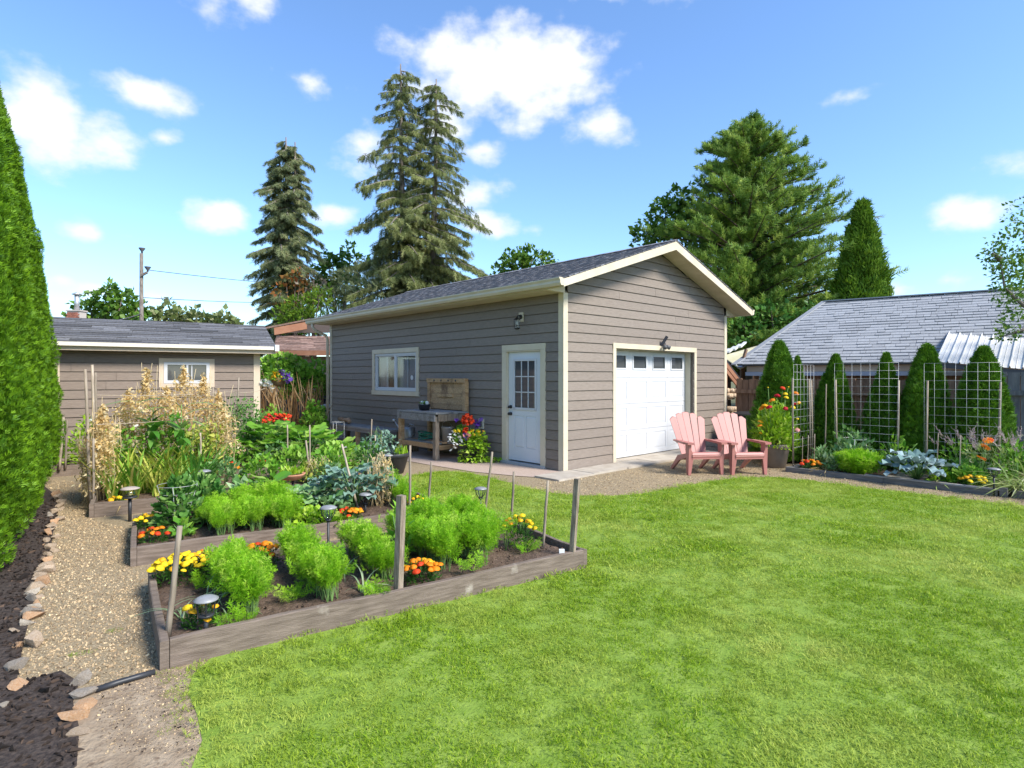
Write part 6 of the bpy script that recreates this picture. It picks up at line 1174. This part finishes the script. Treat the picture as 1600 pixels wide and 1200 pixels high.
P = at(1168, 588, 31); hh = at(0, 190, 31)[2]
conifer('pine_tree', 'huge dense green pine behind the garage gable and the grey roof', (P[0], P[1], 0), hh, 5.6, lambda q: (.80+.5*q if q < .33 else 1.0*((1-q)/.67)**.62+.05)*(1-.18*(abs(q-.47) < .035)), 330, L_PINE, TUFT, .66, 46, 12, .10, .42, .10, barkm=BARK, hang=-.8, upt=.28, wid=.8, lv=(.55, 1.22))
P = at(1352, 588, 27); hh = at(0, 318, 27)[2]
CY = cedar_mesh('foliage', hh, 1.9, 7000, .42, L_CYP, 15, .85, 3); cedar('pointed green cypress right of the huge pine behind the grey roof', (P[0]-.15, P[1], 0), hh, CY, (1, 1, 1), .4, None, 'cypress_tree', 'tree')
P = at(1362, 588, 34); hh = at(0, 330, 34)[2]
conifer('spruce_tree', 'dark spruce mostly hidden behind the pointed cypress, branch tips showing right', (P[0], P[1], 0), hh, 1.75, lambda q: 1.15-.95*q, 70, L_SPRB, NEEDLE, .5, 14, 22, .15, .25, .1, hang=.25, upt=.25)
# deciduous trees
def decid(name, label, P, clumps, n, size, mat, T=LEAF, wid=.75, trunk=(.2, 1.5), seed=1, cat='tree', bark=None, upb=.3, limb=True):
    """clumps: (x, y, z, r) relative to the base"""
    r = np.random.default_rng(seed); t = thing(name, label, cat, P); k = MB(); b = MB()
    for (x, y, z, rr) in clumps:
        m = int(n*(rr**2)); d = nrm(r.normal(size=(m, 3))); q = rr*(.45+.55*r.random((m, 1))**.55)*(1+.22*np.sin(5*d[:, :1]+z)+.18*np.sin(7*d[:, 2:]+x)); k.inst(T, np.array((x, y, z))+d*q*np.array((1, 1, .85)), d+np.array((0, 0, upb))+.6*r.normal(size=(m, 3)), size*r.uniform(.6, 1.3, m), wid, tilt=.8)
        if limb: a = np.array((0, 0, trunk[1]*.8)); c = np.array((x, y, z)); b.tube([a, a*.5+c*.5+np.array((0, 0, .05*rr)), c+np.array((0, 0, .4*rr))], [trunk[0]*.45, trunk[0]*.28, .02], 6)
    k.build('crown', mat, t); b.tube([(0, 0, -.1), (.03, 0, trunk[1]*.5), (0, 0, trunk[1])], [trunk[0]*1.15, trunk[0], trunk[0]*.6], 9); b.build('trunk', bark or BARK, t); return t
def pxclumps(base, Y, L, dy=0):
    o = []
    for (px, py, rpx, *d) in L: p = at(px, py, Y+(d[0] if d else 0)); o.append((p[0]-base[0], p[1]-base[1], p[2], rpx*p[1]/F))
    return o
def ptree(name, label, px, Y, L, n, size, mat, seed, trunk=(.2, 2), **kw):
    b = at(px, 588, Y)*(1, 1, 0); return decid(name, label, b, pxclumps(b, Y, L), n, size, mat, seed=seed, trunk=trunk, **kw)
ptree('maple_tree', 'leafy tree left of the huge pine, peeking over the garage ridge', 1030, 33, [(1010, 368, 26), (1040, 340, 30), (1065, 315, 26), (1075, 360, 36, 1), (1030, 400, 36, 1)], 330, .30, L_DEC, 31, (.3, 6))
ptree('round_tree', 'small round leafy tree top showing over the middle of the garage roof', 815, 40, [(800, 412, 22), (832, 408, 24), (815, 416, 26), (855, 408, 12), (780, 425, 14)], 260, .32, L_DEC, 32, (.3, 6))
ptree('leafy_tree', 'bright green leafy tree behind the shed, left of the utility pole', 165, 36, [(140, 485, 22), (165, 468, 24), (190, 478, 24), (215, 488, 16), (120, 500, 14), (175, 500, 30, 1), (172, 450, 8)], 300, .34, L_DEC, 33, (.25, 3))
for i, (px, py, r_) in enumerate(((262, 494, 24), (308, 502, 20), (348, 503, 19))):
    ptree('willow_tree', ('pale willow just right of the utility pole', 'middle of the three pale willows over the shed roof', 'smallest pale willow, at the right end of the shed roof')[i], px, 60, [(px, py, r_), (px-r_*.7, py+8, r_*.7), (px+r_*.8, py+7, r_*.7)], 110, .6, L_DECY, 40+i, (.3, 3), group=None) if False else ptree('willow_tree', ('pale willow just right of the utility pole', 'middle of the three pale willows over the shed roof', 'smallest pale willow, at the right end of the shed roof')[i], px, 60, [(px, py, r_), (px-r_*.7, py+8, r_*.7), (px+r_*.8, py+7, r_*.7)], 110, .6, L_DECY, 40+i, (.3, 3))
ptree('birch_tree', 'bright green tree between the two spruces', 530, 34, [(520, 425, 28), (548, 410, 26), (500, 450, 22), (540, 450, 34, 1), (512, 405, 14)], 300, .30, L_DEC, 36, (.22, 4))
ptree('blue_spruce', 'low bushy blue green spruce boughs between the spruces at the garage roof', 585, 30, [(560, 440, 34), (600, 430, 34), (640, 435, 30), (530, 470, 26), (590, 465, 40, -1), (680, 430, 20)], 380, .34, L_SPRB, 37, (.22, 3), T=NEEDLE, wid=.8)
ptree('juniper', 'green juniper rising over the brown roof beside the garage gutter', 480, 29, [(445, 490, 16), (470, 478, 20), (500, 470, 22), (455, 505, 18), (485, 500, 24)], 420, .28, L_CYP, 38, (.15, 3), T=SPRIG, wid=.7)
ptree('rusty_tree', 'small tree with rust and orange foliage in front of the narrow spruce', 455, 30, [(448, 455, 18), (462, 440, 18), (478, 455, 16), (440, 480, 12), (470, 430, 10)], 170, .24, L_RUST, 39, (.14, 3))
ptree('bare_shrub', 'grey brown twiggy shrub between the rusty tree and the bright tree', 492, 30, [(490, 445, 22), (505, 460, 18), (488, 470, 18)], 130, .22, leafm('twig_leaf', (.16, .13, .09), (.24, .19, .13), (.2, .24, .10), .2), 41, (.12, 3))
ptree('shade_tree', 'dark leafy tree at the foot of the huge pine behind the carport roof', 1215, 27, [(1205, 500, 34), (1245, 510, 34), (1160, 520, 30), (1275, 500, 26), (1225, 540, 34)], 300, .24, L_TOM, 42, (.2, 3))
# tree reaching in from the right edge
P = at(1690, 588, 10.0)*(1, 1, 0); b = P
t = decid('apple_tree', 'leafy fruit tree reaching in at the right edge above the white metal roof', P, pxclumps(P, 10.0, [(1567, 405, 27), (1552, 392, 16), (1590, 380, 34), (1572, 425, 20), (1598, 430, 40), (1575, 462, 18), (1605, 480, 40, .3), (1590, 510, 24), (1572, 524, 16), (1640, 420, 60, .5), (1660, 330, 60, .8), (1700, 420, 90, 1), (1600, 345, 16)]), 1700, .075, L_DEC, LEAF, .62, (.10, 1.4), 51, bark=BARKG, limb=False)
k = MB()
for (pts) in (((1690, 560), (1640, 500), (1600, 478), (1570, 450), (1562, 405)), ((1640, 500), (1620, 420), (1598, 360)), ((1640, 500), (1600, 515), (1566, 526)), ((1690, 560), (1690, 430), (1660, 330)), ((1562, 405), (1550, 395))): k.tube([at(x, y, 10.0)-P*(1, 1, 0) for x, y in pts], np.linspace(.05, .010, len(pts)), 6)
k.build('branches', BARKG, t)
# ------------------------------------------------------------------ lawn blades
L_GRASS = leafm('grass_blade', (.10, .23, .007), (.345, .475, .020), (.56, .56, .13), .42, .55, world=(.9, (.48, .53, .11), .46, .70))
def tuft(seed, n, rad, hgt, w):
    r = np.random.default_rng(seed); k = MB(); q = rad*np.sqrt(r.random(n)); a = r.uniform(0, 6.28, n); P = np.stack([q*np.cos(a), q*np.sin(a), 0*a], 1); az = r.uniform(0, 6.28, n); ln = r.uniform(.15, 1.05, n)
    D = np.stack([ln*np.cos(az), ln*np.sin(az), np.ones(n)], 1); k.inst(BL3, P, D, hgt*r.uniform(.5, 1.15, n), w/hgt, up=-np.stack([np.cos(az), np.sin(az), -.3+0*az], 1), tilt=.3, R=np.clip(r.beta(2.0, 2.4, n)+.25*(r.random(n) > .94), 0, 1)); return loose('grass_tuft', k, L_GRASS)
BL3 = _blade(2, .75)
near = [tuft(i, 60, .075, .027, .0036) for i in range(6)]; far = [tuft(20+i, 60, .11, .030, .0054) for i in range(5)]
def lawnpts(dens, ymin, ymax, xlim):
    n = int(dens*(ymax-ymin)*2*xlim); P = np.stack([rng.uniform(-xlim, xlim, n), rng.uniform(ymin, ymax, n), np.full(n, .008)], 1)
    P = P[np.abs(P[:, 0]) < np.maximum(3.4, P[:, 1]*.98+2.2)]; j = P.copy(); j[:, :2] += rng.normal(size=(len(P), 2))*.025; m = inpoly(j, LAWN)
    for bd in (B1, B2):
        x = (P[:, :2]-bd.O)@bd.a; y = (P[:, :2]-bd.O)@bd.b; m &= ~((x > -.03) & (x < bd.L+.06) & (y > -.03) & (y < bd.D+.03))
    return P[m]
for nm, dens, y0, y1, xl, src in (('lawn_grass', 400, 1.2, 4.6, 6, near), ('lawn_grass', 230, 4.6, 12, 9.5, far)):
    P = lawnpts(dens, y0, y1, xl); n = len(P); cl = .5+.5*np.sin(P[:, 0]*2.3+1.2*np.sin(P[:, 1]*1.7))*np.sin(P[:, 1]*2.9+P[:, 0]); la = 3*np.sin(P[:, 0]*1.3+P[:, 1]*.7)+2*np.sin(P[:, 1]*2.1-P[:, 0]*.9); lm_ = .22+.2*np.sin(P[:, 0]*3.1-P[:, 1]*2.3); R = np.stack([lm_*np.cos(la)+rng.normal(0, .12, n), lm_*np.sin(la)+rng.normal(0, .12, n), rng.uniform(0, 6.28, n)], 1)
    scatter(nm, P, R, rng.uniform(.72, 1.18, n)*(.86+.3*cl), src, label='bright green mown grass of the lawn')
# a few weeds and grass at the dirt patch
P = np.stack([G(x, y) for x, y in ((275, 1080), (280, 1100), (283, 1112), (290, 1090), (276, 1125), (262, 1060), (250, 1050), (300, 1065), (180, 985), (130, 1020))]); P = np.repeat(P, 3, 0)+rng.normal(size=(30, 3))*(.03, .03, 0); P[:, 2] = .006
scatter('weeds', P, np.stack([0*P[:, 0], 0*P[:, 0], rng.uniform(0, 6, 30)], 1), rng.uniform(.3, .7, 30), near[:3], label='thin sprouts of grass on the dirt patch')
# ------------------------------------------------------------------ pebbles, mulch chips, crumbs
def peb(seed, asp):
    r = np.random.default_rng(seed); V = nrm(r.normal(size=(9, 3)))*np.array((1, asp, .55)); import bmesh
    b = bmesh.new(); [b.verts.new(v) for v in V]; bmesh.ops.convex_hull(b, input=b.verts[:])
    for v in [v for v in b.verts if not v.link_faces]: b.verts.remove(v)
    me = bpy.data.meshes.new('pebble'); b.to_mesh(me); b.free(); return me
PEB = M('pebble', (.39, .28, .16), None, rnd=.55, rough=.8); PEB2 = M('pale_pebble', (.56, .425, .25), None, rnd=.3, rough=.8); PEB3 = M('grey_pebble', (.24, .175, .11), None, rnd=.5, rough=.8)
pb_ = []
for i in range(9): me = peb(i, (.6, .75, .9)[i % 3]); me.materials.append((PEB, PEB2, PEB, PEB3, PEB2, PEB, PEB, PEB3, PEB)[i]); pb_.append(bpy.data.objects.new('pebble', me))
def region(n, poly, z): 
    Q = np.asarray(poly)[:, :2]; lo, hi = Q.min(0), Q.max(0); P = np.stack([rng.uniform(lo[0], hi[0], n), rng.uniform(lo[1], hi[1], n), np.full(n, z)], 1); return P[inpoly(P, Q)]
def notbeds(P):
    m = np.ones(len(P), bool)
    for bd in (B1, B2, B3, B4, B5):
        x = (P[:, :2]-bd.O)@bd.a; y = (P[:, :2]-bd.O)@bd.b; m &= ~((x > .0) & (x < bd.L) & (y > .0) & (y < bd.D))
    return P[m]
PATH = [tuple(p) for p in STONE_LINE]+[tuple(G(*p)[:2]) for p in ((60, 1058), (110, 1048), (150, 1072), (248, 1046))]+[tuple(B1.p(0, 0)[:2]), tuple(B1.p(.0, 1.46)[:2]), tuple(B2.p(0, 0)[:2]), tuple(B2.p(0, 1.39)[:2]), tuple(B3.p(0, 0)[:2]), tuple(B3.p(0, 2.4)[:2]), (-7.6, 9.4)]
P = np.concatenate([region(100000, PATH, .006), region(2500, [tuple(B1.p(0, 1.47)[:2]), tuple(B1.p(3, 1.47)[:2]), tuple(B2.p(3, 0)[:2]), tuple(B2.p(0, 0)[:2])], .006)]); P = notbeds(P)
P = P[(P[:, 1] < 7) | (rng.random(len(P)) < .5)]; n = len(P)
scatter('path_gravel', P, rng.uniform(0, 6.28, (n, 3)), rng.lognormal(0, .38, n)*.0064, pb_, label='tan pea gravel of the garden path')
PAT = [tuple(G(*p)[:2]) for p in ((835, 767), (870, 772.5), (905, 775.5), (950, 776), (1000, 773), (1060, 762), (1110, 752.5), (1165, 746.5), (1220, 747), (1300, 757), (1400, 768.5), (1500, 780), (1600, 792), (1600, 776), (1560, 774), (1228, 737), (1180, 700), (1130, 698), (1060, 722), (1000, 733), (870, 753), (842, 748))]
P = region(26000, PAT, .006); n = len(P); scatter('patio_gravel', P, rng.uniform(0, 6.28, (n, 3)), rng.lognormal(0, .3, n)*.0085, pb_, label='pale gravel around the pink chairs')
chip = []
MCH = M('mulch_chip', (.028, .019, .014), None, rnd=.7, rough=.9); MCH2 = M('brown_chip', (.085, .055, .037), None, rnd=.5, rough=.9)
for i in range(5): me = peb(60+i, .28); me.materials.append(MCH if i < 4 else MCH2); chip.append(bpy.data.objects.new('mulch_chip', me))
MUL = [tuple(p) for p in STONE_LINE]+[tuple(G(*p)[:2]) for p in ((60, 1060), (95, 1050), (122, 1070), (114, 1100), (124, 1140), (120, 1200), (-60, 1200), (-60, 900))]
P = region(17000, MUL, .012); n = len(P); scatter('mulch_chips', P, rng.uniform(-.6, .6, (n, 3))+rng.uniform(0, 6.28, (n, 1))*(0, 0, 1), rng.lognormal(0, .4, n)*.017, chip, label='dark bark mulch under the cedar hedge')
DP = [tuple(G(*p)[:2]) for p in ((148, 1076), (180, 1064), (245, 1048), (296, 1046), (290, 1090), (308, 1130), (315, 1180), (165, 1180), (150, 1120))]
P = region(3000, DP, .008); n = len(P); scatter('dirt_crumbs', P, rng.uniform(0, 6.28, (n, 3)), rng.lognormal(0, .5, n)*.0034, pb_[:4]+chip[:2], label='small stones and crumbs on the dirt patch')
